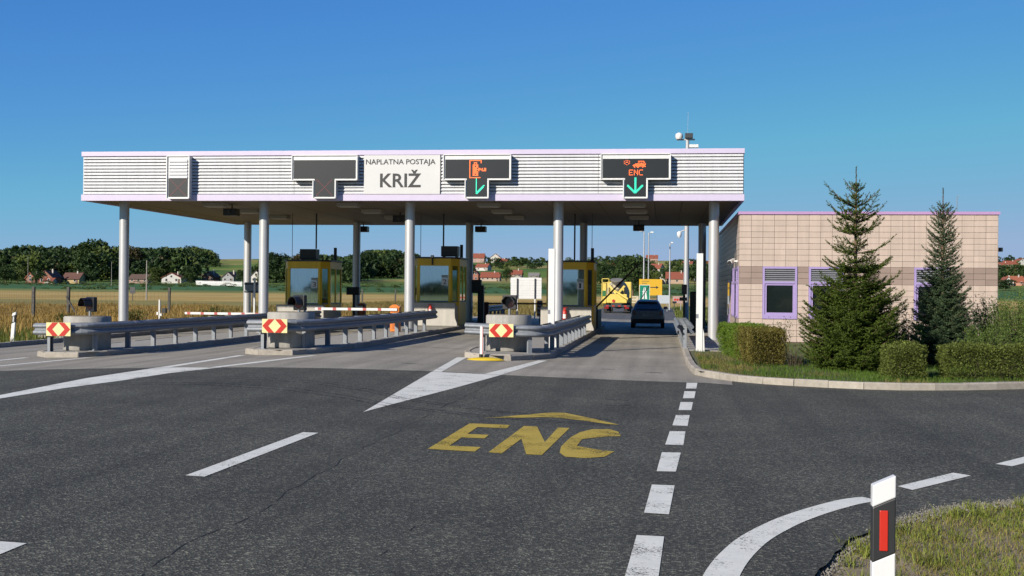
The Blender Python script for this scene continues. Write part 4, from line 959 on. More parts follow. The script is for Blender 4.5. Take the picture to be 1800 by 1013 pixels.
# ------------------------------------------------------------------ grasses (uncountable)
rng = np.random.default_rng(31)
lawn = leafm('lawn_grass', (.105, .18, .028), .35, .35, .5, 1.1); dryg = leafm('dry_grass', (.33, .27, .09), .4, .3, .3, .8); verg = leafm('verge_grass', (.21, .25, .045), .4, .3, .4, .9)
def stuff(name, V, F, m_): return struct(obj(name, npmesh(name, V, F, m_)), 'stuff')
n = 70000; px = rng.uniform(.85, 10.5, n); py = rng.uniform(24.6, 43, n)
ky = np.interp(px, [p[0] for p in KERB_R[3:]], [p[1] for p in KERB_R[3:]]); k = (py > ky+.2) & (py < np.where(px < 2.6, 36.4, 43.4)); k &= rng.random(n) < np.clip(1.5-(py-ky)*.13, .2, 1)
dry = np.sin(px*2.3)*np.sin(py*1.7)+1.1*(px < 2.0)+.5*(py-ky < .45)+rng.normal(0, .35, n)
for nm, sel, m_, h in (('lawn_grass', k & (dry <= .75), lawn, .085), ('dry_lawn_grass', k & (dry > .75), leafm('dry_lawn_blade', (.22, .19, .06), .4, .3), .07)):
    q = np.stack([px[sel], py[sel], np.full(sel.sum(), .10)], 1); V, F = blades(q, h*rng.uniform(.5, 1.5, len(q)), rng, .005); stuff(nm, V, F, m_)
# foreground verge
n = 150000; px = .4+rng.random(n)**.8*6.2; py = rng.uniform(4.2, 12.6, n); ed = np.interp(px, [p[0] for p in VERGE], [p[1] for p in VERGE])
pat = np.sin(px*3.1+1)*np.sin(py*2.3)+.7*np.sin(px*1.3-py*1.9); k = (py < ed-.02+rng.normal(0, .03, n)) & (pat+rng.normal(0, .35, n) > -.55)
dry = pat+rng.normal(0, .8, n) < -.1
for nm, sel, m_, h in (('verge_grass', k & ~dry, verg, .042), ('dry_verge_grass', k & dry, dryg, .036)):
    q = np.stack([px[sel], py[sel], np.where(px[sel] < 1.7, -.045, -.014)], 1); V, F = blades(q, h*rng.uniform(.4, 1.6, len(q)), rng, .0028, .7); stuff(nm, V, F, m_)
tc = rng.uniform(0, 1, (70, 2)); tx = .9+tc[:, 0]*4.5; ty_ = np.interp(tx, [p[0] for p in VERGE], [p[1] for p in VERGE])-.1-tc[:, 1]**1.5*4.5
q = np.repeat(np.stack([tx, ty_, np.where(tx < 1.7, -.045, -.014)], 1), 45, 0)+np.concatenate([rng.normal(0, .045, (3150, 2)), np.zeros((3150, 1))], 1)
V, F = blades(q, rng.uniform(.05, .15, 3150), rng, .003, .8); stuff('verge_tussocks', V, F, leafm('tussock_blade', (.24, .27, .055), .5, .3))
# loose grit along the broken asphalt edge
n = 5200; tpar = rng.uniform(.9, 5.5, n); ye = np.interp(tpar, [p[0] for p in VERGE], [p[1] for p in VERGE])+rng.normal(-.03, .09, n)
gs = rng.uniform(.003, .011, (n, 1)); c = np.stack([tpar+rng.normal(0, .05, n), ye, np.where(tpar < 1.7, -.02, .004)], 1)
tet = np.array([[1, 1, -.4], [-1, 1, -.4], [0, -1.2, -.4], [0, 0, 1.]]); V = (c[:, None]+(tet[None]*gs[:, None]*rng.uniform(.6, 1.4, (n, 4, 3)))).reshape(-1, 3)
k4 = np.arange(n)[:, None]*4; F = np.concatenate([k4+np.array([[0, 1, 3]]), k4+np.array([[1, 2, 3]]), k4+np.array([[2, 0, 3]])]); stuff('edge_grit', V, F, mat('grey_grit', (.25, .23, .19), .9, isl=.6))
# tall dry grass between the plaza and the fields, and the green strip along the left kerb
n = 60000; px = rng.uniform(-60, -20.3, n); py = 36+rng.random(n)**1.3*74; k = (px > -1.05*py*.62-6); k &= ~((px > -22.4) & (py > 40.5) & (py < 62.5))
near = (py+px*.0 < 46+rng.normal(0, 4, n)); q = np.stack([px, py, np.full(n, -.08)], 1)
V, F = blades(q[k & near], rng.uniform(.15, .5, (k & near).sum()), rng, .014, .4); stuff('tall_green_grass', V, F, leafm('tall_green_blade', (.13, .155, .035), .4, .3, .4, .3))
sel = k & ~near; V, F = blades(q[sel], rng.uniform(.12, .5, sel.sum())*(1+.5*np.sin(q[sel][:, 0]*.7)*np.sin(q[sel][:, 1]*.31)), rng, .02, .45); stuff('tall_dry_grass', V, F, leafm('tall_dry_blade', (.34, .225, .075), .4, .3, .4, .25))
n = 42000; px = rng.uniform(-34, -1, n); py = rng.uniform(80, 150, n); k = (px < -7) & (px > -.30*py-8); q = np.stack([px, py, np.full(n, -.06)], 1)
V, F = blades(q[k], rng.uniform(.2, .6, k.sum()), rng, .03, .35); stuff('meadow_grass', V, F, leafm('meadow_blade', (.24, .19, .07), .4, .3, .5, .2))
n = 16000; px = rng.uniform(.8, 9, n); py = rng.uniform(64, 135, n); q = np.stack([px+1.2*0, py, np.full(n, -.06)], 1)
V, F = blades(q, rng.uniform(.1, .4, n), rng, .03, .35); stuff('roadside_grass', V, F, leafm('roadside_blade', (.14, .165, .04), .4, .3, .5, .2))
# weeds standing along the left fence
for i, (x, y, s) in enumerate(((-27.5, 60, .8), (-29.5, 57, .6), (-24.6, 64, .9))):
    shrub(['dark weedy clump in the dry grass beside the leftmost lane', 'low weedy clump in the dry grass left of the front column', 'bushy weed clump behind the left end of the plaza'][i], x, y, s, s*.8, s*1.0, leafm('weed_leaf', (.09, .11, .03), .4, .3), 40+i, 40, 30, .1, 'weed_clump', -.05)
# ================================================================== background
# ------------------------------------------------------------------ wire fence along the field
t = thing('wire_fence', 'weathered wire fence on dark posts along the dry field at left', 'fence', (0, 0, 0))
fpost = mat('weathered_grey_post', (.09, .085, .075), .9, var=.3, vs=6); wire = mat('rusty_wire', (.10, .095, .09), .6, .5)
prev = None; wb = MB()
for yy in (62, 66.2, 70.1, 84.3, 101, 118, 135, 150, 158):
    x = -36.5+.03*(yy-60); MB().box((-.08, -.08, -.1), (.08, .08, 1.85)).build('post', fpost, t, (x, yy, -.05)).rotation_euler = (random.uniform(-.03, .03), random.uniform(-.03, .03), 0)
    if prev:
        for z in (.3, .6, .9, 1.2, 1.5): wb.cyl((prev[0], prev[1], z), (x, yy, z), .006, n=4)
        if yy < 90:
            for q in range(1, 24): wb.cyl((prev[0]+(x-prev[0])*q/24, prev[1]+(yy-prev[1])*q/24, .2), (prev[0]+(x-prev[0])*q/24, prev[1]+(yy-prev[1])*q/24, 1.5), .004, n=4)
    prev = (x, yy)
wb.build('wire_mesh', wire, t); MB().cyl((-36.2, 69.9, 1.2), (-35.0, 69.0, 0), .06, n=6).build('brace', fpost, t)

# ------------------------------------------------------------------ roadside delineators
def delineator(x, y, z, lab, wd, ht, redface, rz=0):
    t = thing('delineator_post', lab, 'delineator post', (x, y, z), rz)
    h = wd/2; sl_ = .055*wd/.12
    def piece(za, zb_, name, m_, sl0=True, sl1=True): MB().prism([(-h, za-(sl_/2 if sl0 else 0)), (h, za+(sl_/2 if sl0 else 0)), (h, zb_+sl_/2), (-h, zb_-sl_/2)], (-.03, .03), XZ(0)).build(name, m_, t, bevel=.006)
    pw = mat('white_post_plastic', (.80, .80, .79), .4, var=.03, vs=5, streak=.05)
    piece(0, ht*.675, 'lower_shaft', pw, sl0=False); piece(ht*.675, ht*.908, 'black_band', mat('black_post_band', (.025, .026, .027), .45, var=.2)); piece(ht*.908, ht, 'cap', pw)
    rf = MB().box((-wd*.20, -.036, ht*.705), (wd*.16, -.029, ht*.875))
    rf.build('reflector', reflred if redface else mat('white_reflector', (.6, .6, .58), .3), t, bevel=.003)
    return t
d = delineator(1.005, 5.75, -.05, 'white roadside post with black band and red reflector in the foreground verge', .104, 1.09, True); 
delineator(-21.35, 37.6, -.06, 'leaning white roadside post with black band in the left verge', .14, 1.05, False).rotation_euler = (0, R(5), R(-15))

# ------------------------------------------------------------------ poles, lamps, signs beyond the plaza
def pole(name, lab, cat, x, y, h_, r_, m_, z0=None, arms=None, group=None):
    t = thing(name, lab, cat, (x, y, tz(x, y)-.08 if z0 is None else z0), group=group); MB().cyl((0, 0, 0), (0, 0, h_), r_, r_*.6, 10).build('shaft', m_, t)
    if arms:
        for a in arms:
            MB().cyl((0, 0, h_-.05), (a*.9, 0, h_), .03, n=6).build('arm', m_, t); MB().box((a*.5 if a > 0 else a*1.5, -.12, h_), (a*1.5 if a > 0 else a*.5, .12, h_+.12)).build('lamp_head', white, t)
    return t
gal = mat('pole_grey_metal', (.5, .51, .52), .5, .3)
pole('street_lamp', 'thin grey lamp post behind the green motorway sign, left of the pair', 'street lamp', -2.05, 118, 7.7, .09, gal, arms=(-.3,), group='lamp posts beyond the plaza')
pole('street_lamp', 'thin grey lamp post behind the green motorway sign, right of the pair', 'street lamp', -1.62, 118.5, 7.6, .09, gal, arms=(.3,), group='lamp posts beyond the plaza')
pole('street_lamp', 'thin lamp post alone between the motorway sign and the mast', 'street lamp', .45, 121, 6.7, .085, gal, arms=(.2,), group='lamp posts beyond the plaza')
t = pole('camera_mast', 'tall grey mast behind the canopy carrying floodlights and a dome camera', 'mast', 1.2, 70, 11.0, .17, gal)
MB().cyl((0, 0, 11), (.03, 0, 12.2), .007, n=6).build('lightning_rod', gal, t)
MB().box((-.62, -.05, 10.6), (.42, .05, 10.68)).build('cross_arm', gal, t)
MB().lathe([(.16, 0), (.22, .12), (.2, .3), (.05, .38)], (-.48, -.1, 10.65), n=14).build('dome_camera', white, t); MB().box((-.15, -.3, 10.7), (.3, .1, 10.98)).build('floodlight', dark, t, bevel=.02)
MB().box((.1, -.35, 10.15), (.62, -.1, 10.33)).build('floodlight', white, t, bevel=.02).rotation_euler = (0, R(0), 0)
MB().lathe([(.07, -.12), (.13, 0), (.13, .18), (.04, .24)], (-.42, -.15, 5.15), n=14).build('dome_camera', white, t); MB().cyl((-.42, -.15, 5.35), (0, 0, 5.5), .03, n=6).build('bracket', white, t)
for x, y, h_, lab in ((-72.5, 163, 5.6, 'lone tall pole standing in the golden field'), (-205, 430, 9.0, 'wooden pole at the edge of the green crop left of the front column'), (-252, 455, 11.0, 'thin pole before the brick gable house at far left')):
    pole('utility_pole', lab, 'utility pole', x, y, h_, .12, mat('grey_timber_pole', (.32, .30, .27), .9, var=.15), group='poles in the fields')
# white monitoring post in the dry grass
t = thing('monitoring_post', 'short white post with dark box in the dry grass behind the leftmost rail', 'post', (-26.4, 61, -.06)); MB().cyl((0, 0, 0), (0, 0, 1.25), .055, n=10).build('shaft', white, t)
MB().box((-.14, -.08, .45), (-.05, .08, .6)).box((.05, -.08, .4), (.14, .08, .52)).build('clamp', white, t); MB().box((.16, -.1, .55), (.36, .12, .8)).build('box', black, t)
tag(MB().box((-69.9, 152, .9), (-69.2, 152.06, 1.75)).cyl((-69.55, 152.1, -.1), (-69.55, 152.1, 1.0), .05, n=6).build('sign_back', dark), 'small dark sign back standing in the golden field', 'sign')
# white billboard seen from behind
t = thing('billboard', 'large white billboard seen from behind between booths two and one', 'billboard', (-8.1, 71, .1))
MB().box((-.95, .02, 1.25), (.88, .06, 2.5)).build('panel', white, t)
for k in range(8): MB().box((-.93, .0, 1.3+k*.15), (.86, .018, 1.31+k*.15)).build('panel_rib', white, t)
for x in (-.55, .5): MB().box((x-.035, -.05, 1.25), (x+.035, 0, 2.45)).build('support', dark, t); MB().box((x-.035, -.05, 0), (x+.035, 0, 1.25)).build('leg', white, t)
# striped board
t = thing('striped_board', 'red and white striped marker board left of booth one', 'sign', (-6.2, 60.2, ztop(-5.5)-.05)); MB().box((-.14, 0, .35), (.14, .03, 1.15)).build('panel', white, t)
for k in range(4): MB().prism([(-.14, .42+k*.2), (-.14, .52+k*.2), (.14, .44+k*.2), (.14, .34+k*.2+(.03 if k == 0 else 0))], (-.006, -.002), XZ(0)).build('red_stripe', reflred, t)
MB().cyl((0, .05, 0), (0, .05, .4), .03, n=6).build('post', steel, t)
# motorway-end sign, yellow direction board and small boards across the road
t = thing('motorway_sign', 'green square motorway sign with black slash on two posts', 'sign', (-1.83, 110, 0))
MB().box((-.47, 0, .98), (.47, .04, 2.42)).build('rim', white, t); MB().box((-.43, -.006, 1.02), (.43, -.002, 2.38)).build('panel', mat('sign_green', (.005, .22, .13), .4), t)
for s in (-1, 1): MB().prism([(s*.05, 1.15), (s*.24, 1.15), (s*.07, 2.2), (s*.025, 2.2)], (-.012, -.008), XZ(0)).build('carriageway', white, t)
MB().box((-.2, -.013, 1.78), (.2, -.0125, 1.86)).build('bridge', white, t); MB().prism([(-.43, 1.05), (-.36, 1.02), (.43, 2.3), (.38, 2.38)], (-.018, -.014), XZ(0)).build('slash', ink, t)
for x in (-.25, .25): MB().cyl((x, .07, -.08), (x, .07, 1.1), .035, n=8).build('post', gal, t)
yb = mat('sign_yellow', (.72, .42, .02), .4, var=.05)
t = thing('direction_board', 'yellow direction board with dark arrow behind the green motorway sign', 'sign', (-1.3, 116, 0)); MB().box((-1.15, 0, 1.45), (1.02, .05, 3.0)).build('panel', yb, t)
MB().box((-.1, -.01, 2.18), (.45, -.004, 2.26)).prism([(.45, 2.08), (.72, 2.22), (.45, 2.36)], (-.01, -.004), XZ(0)).build('arrow', ink, t)
for k, (w_, z) in enumerate(((.7, 2.75), (.5, 2.55), (.8, 1.75))): MB().box((-.9, -.008, z), (-.9+w_, -.004, z+.09)).build('text_line', mat('sign_faded_ink', (.35, .22, .03), .6), t)
for x in (-.9, .8): MB().cyl((x, .08, -.08), (x, .08, 1.5), .04, n=8).build('post', gal, t)
for x0, x1, z0, z1, y, c, lab in ((-3.3, -2.35, .78, 1.4, 109, (.62, .55, .40), 'pale beige information board left of the green motorway sign'), (-.75, .35, .75, 1.5, 111, (.48, .53, .58), 'blank grey-blue board right of the green motorway sign'), (.7, 1.6, .76, 1.42, 112, (.45, .30, .26), 'white board with red emblem at the roadside beyond the mast')):
    t = thing('roadside_board', lab, 'sign', (0, y, 0)); MB().box((x0, 0, z0), (x1, .04, z1)).build('panel', mat('board_'+lab.split()[0]+lab.split()[1], c, .5, var=.06), t)
    for x in (x0+.15, x1-.15): MB().cyl((x, .06, -.08), (x, .06, z0+.1), .03, n=6).build('post', gal, t)
    if 'red' in lab:
        for dx in (-.22, 0, .22): MB().cyl(((x0+x1)/2+dx, -.012, 1.1), ((x0+x1)/2+dx, -.004, 1.1), .1, n=14).build('emblem', reflred, t)
    if 'beige' in lab:
        for k in range(2): MB().box((x0+.2, -.01, .92+k*.28), (x1-.2, -.004, 1.0+k*.28)).build('text_line', MATS['sign_faded_ink'], t)
# dark cabinet and signal post right of the first lane
t = thing('lane_cabinet', 'dark green cylinder cabinet on the pavement behind the ladder-topped rail', 'cabinet', (1.35, 56, .13)); MB().box((-.22, -.2, 0), (.22, .2, 1.75)).build('body', mat('dark_green_metal', (.02, .035, .032), .5, .2), t, bevel=.05); MB().cyl((0, 0, 1.75), (0, 0, 2.3), .015, n=6).build('aerial', dark, t)
t = thing('lane_signal', 'slim dark signal post at the end of the ladder-topped rail', 'signal', (.82, 52.5, .13)); MB().cyl((0, 0, 0), (0, 0, 2.0), .05, n=8).build('post', dark, t)
MB().box((-.16, -.1, .0), (.16, .14, .55)).build('base_box', black, t, bevel=.02); MB().box((-.11, -.14, 1.62), (.11, .02, 2.05)).build('head', black, t, bevel=.02); MB().box((-.2, -.16, 1.35), (.12, .0, 1.5)).build('camera', black, t)
# dark exit-side rail and low crates right behind the first booth
tag(MB().box((-3.35, 54.6, ztop(-3.2)), (-2.98, 57.5, 1.0)).build('cable_cabinet', dark), 'low dark cabinet row beside booth one', 'cabinet')

# ------------------------------------------------------------------ car
def car(x, y):
    t = thing('hatchback_car', 'dark grey hatchback seen from behind in the shade of the first lane', 'car', (x, y, zg(x)+.002)); W = .83
    paint = mat('graphite_car_paint', (.16, .18, .215), .32, .3, spec=.6); plast = mat('car_bumper_plastic', (.02, .021, .023), .55)
    def sec(yv, w0, w1, z0, z1, w2=None, c=.06):
        w2 = w1-.04 if w2 is None else w2
        return [(-w0, yv, z0), (-w1, yv, z0+(z1-z0)*.35), (-w1, yv, z0+(z1-z0)*.7), (-w2, yv, z1), (w2, yv, z1), (w1, yv, z0+(z1-z0)*.7), (w1, yv, z0+(z1-z0)*.35), (w0, yv, z0)]
    b = MB(); b.loft([sec(.02, .70, .74, .30, .86), sec(.10, .76, .80, .26, .92), sec(.5, .78, W, .22, .94), sec(1.4, .79, W, .20, .94), sec(2.4, .79, W, .20, .92), sec(2.9, .78, W, .20, .88), sec(3.5, .76, .80, .22, .74), sec(3.75, .70, .74, .28, .62), sec(3.82, .62, .66, .34, .55)]).build('body', paint, t)
    b = MB(); g = [(.08, .70, .90), (.22, .66, 1.08), (.42, .59, 1.28), (.62, .54, 1.37), (1.0, .53, 1.41), (1.6, .53, 1.40), (1.95, .57, 1.33), (2.55, .70, .91)]
    b.loft([[(-.77+(.02 if i in (0, 7) else 0), yv, .88), (-w_, yv, z-.03), (-w_+.09, yv, z+.012), (w_-.09, yv, z+.012), (w_, yv, z-.03), (.77-(.02 if i in (0, 7) else 0), yv, .88)] for i, (yv, w_, z) in enumerate(g)]).build('cabin', paint, t)
    MB().add([(-.60, .07, .955), (.60, .07, .955), (.47, .375, 1.27), (-.47, .375, 1.27)], [(0, 1, 2, 3)]).build('rear_window', mat('car_rear_glass', (.10, .125, .13), .08, spec=.9), t)  # pale glass colour stands in for daylight showing through the solid cabin
    for s in (-1, 1):
        MB().add([(s*.765, .5, .96), (s*.765, 1.3, .96), (s*.60, 1.25, 1.31), (s*.61, .62, 1.29)], [(0, 1, 2, 3)]).build('side_window', bglass, t); MB().add([(s*.765, 1.38, .96), (s*.765, 2.3, .96), (s*.61, 1.85, 1.28), (s*.60, 1.33, 1.31)], [(0, 1, 2, 3)]).build('side_window', glass, t)
        MB().prism([(s*.57, .66), (s*.775, .66), (s*.765, .90), (s*.62, .90)], (.0, .12), XZ(-.01)).build('tail_light', mat('tail_light_red', (.16, .008, .012), .2), t)
        MB().box((min(s*.80, s*.99), 1.95, .93), (max(s*.80, s*.99), 2.1, 1.07)).build('door_mirror', paint, t, bevel=.03)
        for yv in (.72, 3.08):
            wl = MB().cyl((s*.66, yv, .29), (s*.84, yv, .29), .29, n=24).build('wheel', rubber, t); MB().cyl((s*.835, yv, .29), (s*.846, yv, .29), .18, n=16).build('rim', steel, wl)
        MB().box((s*.45-.04, .05, .24), (s*.45+.04, .2, .32)).build('underbody_bracket', black, t)
    MB().loft([[(-.80, .06, .26), (.80, .06, .26), (.82, .06, .46), (-.82, .06, .46)], [(-.80, -.06, .28), (.80, -.06, .28), (.80, -.06, .46), (-.80, -.06, .46)]], smooth=False).build('rear_bumper', plast, t)
    MB().box((-.26, -.004, .62), (.26, .02, .74)).build('number_plate', mat('number_plate_white', (.6, .6, .58), .5), t); MB().cyl((0, .0, .80), (0, .03, .80), .045, n=14).build('badge', steel, t)
    MB().box((-.5, .30, 1.31), (.5, .5, 1.335)).build('rear_spoiler', paint, t); MB().cyl((-.3, .5, 1.40), (-.3, .62, 1.62), .006, n=5).build('aerial', black, t)
    for s in (-1, 1): MB().cyl((s*.34, 1.0, 1.08), (s*.34, 1.06, 1.25), .13, .1, 10).build('headrest', black, t)
car(-.86, 61.2)
# ------------------------------------------------------------------ concrete mixer truck
def mixer(x, y):
    t = thing('concrete_mixer_truck', 'yellow concrete mixer truck seen from behind beyond the right booth', 'truck', (x, y, .02)); t.scale = (.86, .86, .9)
    ty = mat('truck_yellow_paint', (.80, .60, .12), .45, var=.12, vs=3); tg = mat('truck_green_paint', (.02, .16, .05), .45); grey = mat('cement_splashed_steel', (.20, .19, .17), .8, var=.3, vs=5)
    MB().box((-.45, 0, .75), (.45, 7.5, 1.0)).build('chassis', dark, t); MB().box((-1.2, 6.2, .7), (1.2, 8.0, 2.9)).build('cab', ty, t, bevel=.1)
    ax = Vector((0, .92, -.33)).normalized(); MB().lathe([(.42, -.2), (.62, .1), (.98, 1.2), (1.12, 2.3), (1.0, 3.6), (.55, 4.4)], (0, .9, 2.55), ax, 24).build('drum', mat('cement_dusted_drum', (.52, .46, .32), .8, var=.3, vs=3), t)
    for k in range(10):                                    # raised spiral band
        pass
    MB().lathe([(.36, 0), (.62, .35), (.64, .42), (.56, .42)], (0, .35, 2.65), (0, -.25, 1), 18).build('hopper', grey, t)
    MB().lathe([(.45, -.1), (.45, .12)], (0, .85, 2.58), ax, 20).build('drum_ring', grey, t)
    for s in (-1, 1):
        MB().add([(s*.62, .2, 2.55), (s*.78, .2, 2.45), (s*.18, .1, 1.75), (s*.02, .1, 1.85)], [(0, 1, 2, 3)]).build('chute_flange', ty, t).modifiers.new('thick', 'SOLIDIFY').thickness = .08
        MB().prism([(s*.75, 1.0), (s*.9, 1.0), (s*.6, 2.4), (s*.48, 2.4)], (.5, .62), XZ(0)).build('pedestal', ty, t)
    ch = MB(); secs = []
    for (px_, py_, pz) in ((-.25, .15, 2.05), (.35, -.1, 1.65), (1.05, -.3, 1.25)): secs.append([(px_+.0, py_+dy, pz+dz) for dy, dz in ((-.24, .18), (-.2, .0), (0, -.08), (.2, 0), (.24, .18), (.2, .16), (0, .0), (-.2, .05))])
    ch.loft(secs).build('chute', ty, t)
    MB().box((-.95, -.05, .95), (.95, .5, 1.75)).build('rear_housing', ty, t, bevel=.06); MB().cyl((-.3, -.1, 1.15), (-.3, -.04, 1.15), .14, n=14).build('hose_reel', redp, t)
    MB().box((-1.45, .4, .9), (-1.0, 1.0, 2.75)).build('side_tank', ty, t, bevel=.05); MB().box((-1.46, .38, 1.55), (-1.05, .396, 2.05)).build('green_panel', tg, t)
    for z in (2.75, 3.1): MB().box((-1.45, .35, z), (-.75, .42, z+.06)).build('ladder_rung', ty, t)
    for x_ in (-1.45, -.8): MB().box((x_, .35, 1.0), (x_+.06, .42, 3.15)).build('ladder_rail', ty, t)
    MB().box((-1.22, -.12, .62), (1.22, -.02, .78)).build('rear_beam', dark, t)
    for k in range(4): MB().box((-1.0+k*.56, -.126, .64), (-.76+k*.56, -.121, .74)).build('red_band', redp, t)
    for s in (-1, 1):
        MB().box((s*.95-.2, -.14, .45), (s*.95+.2, -.06, .6)).build('tail_light', mat('truck_light_red', (.3, .01, .01), .3), t)
        for yv in (.9, 2.3, 6.6):
            wl = MB().cyl((s*.65, yv, .5), (s*1.2, yv, .5), .5, n=20).build('wheel', rubber, t); MB().cyl((s*1.19, yv, .5), (s*1.21, yv, .5), .25, n=12).build('rim', grey, wl)
        MB().box((s*.95-.28, .25, .15), (s*.95+.28, .28, .75)).build('mud_flap', rubber, t)
mixer(-3.85, 98)

# ------------------------------------------------------------------ houses of the villages
def house(x, y, w_, d_, h_, rh, wall, roof, label, rz=0, gable_front=True, z=None, chim=True, wins=2):
    z = tz(x, y)-.1 if z is None else z
    t = thing('village_house', label, 'house', (x, y, z), rz)
    wm = mat('wall_%.2f_%.2f_%.2f' % wall, wall, .85, var=.06, vs=.8); rm = mat('roof_%.2f_%.2f_%.2f' % roof, roof, .85, var=.2, vs=1.5)
    ov = .4
    if gable_front:
        MB().prism([(-w_/2, 0), (w_/2, 0), (w_/2, h_), (0, h_+rh), (-w_/2, h_)], (0, d_), XZ(0)).build('wall', wm, t)
        s = rh/(w_/2); b = MB()
        for q in (-1, 1): b.add([(q*(w_/2+ov), -ov, h_-s*ov+.05), (0, -ov, h_+rh+.05), (0, d_+ov, h_+rh+.05), (q*(w_/2+ov), d_+ov, h_-s*ov+.05)], [(0, 1, 2, 3)])
    else:
        MB().prism([(0, 0), (d_, 0), (d_, h_), (d_/2, h_+rh), (0, h_)], (-w_/2, w_/2), lambda u, v, q: (q, u, v)).build('wall', wm, t)
        s = rh/(d_/2); b = MB()
        for q in (0, 1): b.add([(-w_/2-ov, -ov if q == 0 else d_+ov, h_-s*ov+.05), (-w_/2-ov, d_/2, h_+rh+.05), (w_/2+ov, d_/2, h_+rh+.05), (w_/2+ov, -ov if q == 0 else d_+ov, h_-s*ov+.05)], [(0, 1, 2, 3)])
    r_ = b.build('roof', rm, t); sd = r_.modifiers.new('thick', 'SOLIDIFY'); sd.thickness = .22; sd.offset = 1
    if chim: MB().box((w_*.18, d_*.4, h_+rh*.3), (w_*.18+.6, d_*.4+.6, h_+rh+.9)).build('chimney', mat('chimney_render', (.55, .48, .42), .9), r_)
    gm = mat('house_window', (.03, .035, .04), .2); fm = mat('house_window_frame', (.7, .68, .64), .6)
    rows = 1 if h_ < 3.6 else 2
    for rr in range(rows):
        for k in range(wins):
            cx = (k+.5)/wins*w_-w_/2; zz = 1.0+rr*2.7
            f = MB().box((cx-.55, -.06, zz), (cx+.55, -.02, zz+1.3)).build('window', fm, t); MB().box((cx-.45, -.08, zz+.1), (cx+.45, -.062, zz+1.2)).build('pane', gm, f)
    if gable_front and rh > 2:
        f = MB().box((-.5, -.06, h_+.3), (.5, -.02, h_+1.4)).build('window', fm, t); MB().box((-.4, -.08, h_+.4), (.4, -.062, h_+1.3)).build('pane', gm, f)
    MB().box((w_/2-1.6, -.05, 0), (w_/2-.6, -.01, 2.1)).build('door', mat('house_door', (.14, .08, .05), .7), t)
    return t
BR, WH, CR, GY = (.30, .13, .08), (.62, .60, .56), (.50, .38, .18), (.32, .33, .34); RD, RDK, RO = (.27, .075, .04), (.14, .065, .045), (.36, .11, .055)
house(-277.5, 503, 4.4, 8, 2.2, 2.4, BR, RO, 'small orange brick gable house leftmost at the foot of the wooded hill', wins=1)
house(-259.8, 483, 6.0, 9, 2.9, 2.6, BR, RDK, 'brick gable house with dark roof second from the left')
house(-256.6, 480, 3.6, 4, 1.3, 1.1, WH, RD, 'tiny shed with bright red roof between brick and cream houses', gable_front=False, chim=False, wins=1)
house(-253.0, 492, 7.6, 7, 2.2, 2.5, CR, RDK, 'cream yellow house with broad dark red roof left of the big tree', gable_front=False, wins=2)
house(-249.7, 552, 9.4, 7, 2.1, 2.1, (.36, .24, .19), (.12, .075, .055), 'long low farm barn right of the front left column', gable_front=False, wins=3, chim=False)
house(-236.2, 559, 9.6, 9, 2.5, 2.4, WH, RD, 'white gabled house with red roof left of the brown wooden house', rz=.1)
house(-230.2, 591, 6.4, 9, 2.9, 2.6, (.16, .08, .05), (.10, .055, .04), 'brown wooden gable house beside the sunny meadow slope')
house(-216.8, 583, 6.2, 9, 2.9, 2.5, GY, (.10, .07, .06), 'grey two-storey gable house right of the brown wooden house', rz=-.08)
house(-204, 588, 5.4, 9, 3.4, 2.6, WH, (.07, .05, .045), 'white house with dark roof seen between the rear and front columns')
house(-109.8, 692, 5.2, 9, 4.0, 3.0, (.36, .15, .10), RD, 'red brick house half hidden by the middle booth')
house(-100.0, 690, 11, 8, 2.2, 2.9, (.48, .38, .30), RD, 'long red-roofed house right of the middle booth', gable_front=False, wins=4)
house(-95.7, 772, 8.6, 8, 2.6, 2.8, (.42, .30, .22), RD, 'red-roofed house on the slope above the white billboard', gable_front=False, wins=3)
house(-79.4, 648, 7, 8, 2.4, 2.0, (.45, .42, .35), (.34, .33, .30), 'low pale grey house behind the white billboard', chim=False)
house(-81.9, 756, 6.4, 7, 2.0, 1.6, (.30, .30, .28), (.22, .21, .2), 'small grey shed behind the left edge of the right booth', gable_front=False, chim=False)
house(-19.5, 778, 11.7, 9, 3.2, 3.0, (.42, .33, .26), RDK, 'dark-roofed house among trees above the mixer truck', gable_front=False, wins=3)
house(-3.2, 650, 6.4, 8, 2.2, 2.2, WH, (.18, .16, .15), 'white gable annex left of the red-roofed farmhouse beyond the lamp posts')
house(6.3, 658, 11.5, 9, 2.8, 3.6, (.48, .34, .24), RD, 'large red-roofed farmhouse beyond the lamp posts', gable_front=False, wins=3)
house(20.5, 722, 7, 9, 4, 3.4, WH, RO, 'white gable house with orange roof beside the camera mast')
house(177.0, 657, 5.4, 9, 2.0, 2.8, WH, RD, 'white gable house with red roof at the far right edge')
house(184.5, 668, 7.6, 9, 2.2, 2.8, (.55, .27, .18), RO, 'orange-roofed house beside the white gable house at the far right', gable_front=False)
house(296, 1091, 11.3, 8, 2.4, 2.8, (.45, .36, .3), RD, 'red-roofed house half way up the slope at the far right', gable_front=False, wins=3)
house(330, 1290, 11, 8, 4, 4, (.55, .42, .35), RD, 'hilltop house just right of the office wall')
house(-208, 1320, 20, 10, 5, 5, (.48, .32, .27), RD, 'hilltop house on the skyline right of the middle booth', gable_front=False, wins=3)
house(-180, 1280, 12, 9, 5, 4.5, (.6, .56, .5), RD, 'small white hillside house under the skyline right of the middle booth')
house(-16, 1480, 14, 9, 4, 4, (.45, .28, .23), RD, 'skyline house behind the pair of lamp posts', gable_front=False, wins=3)
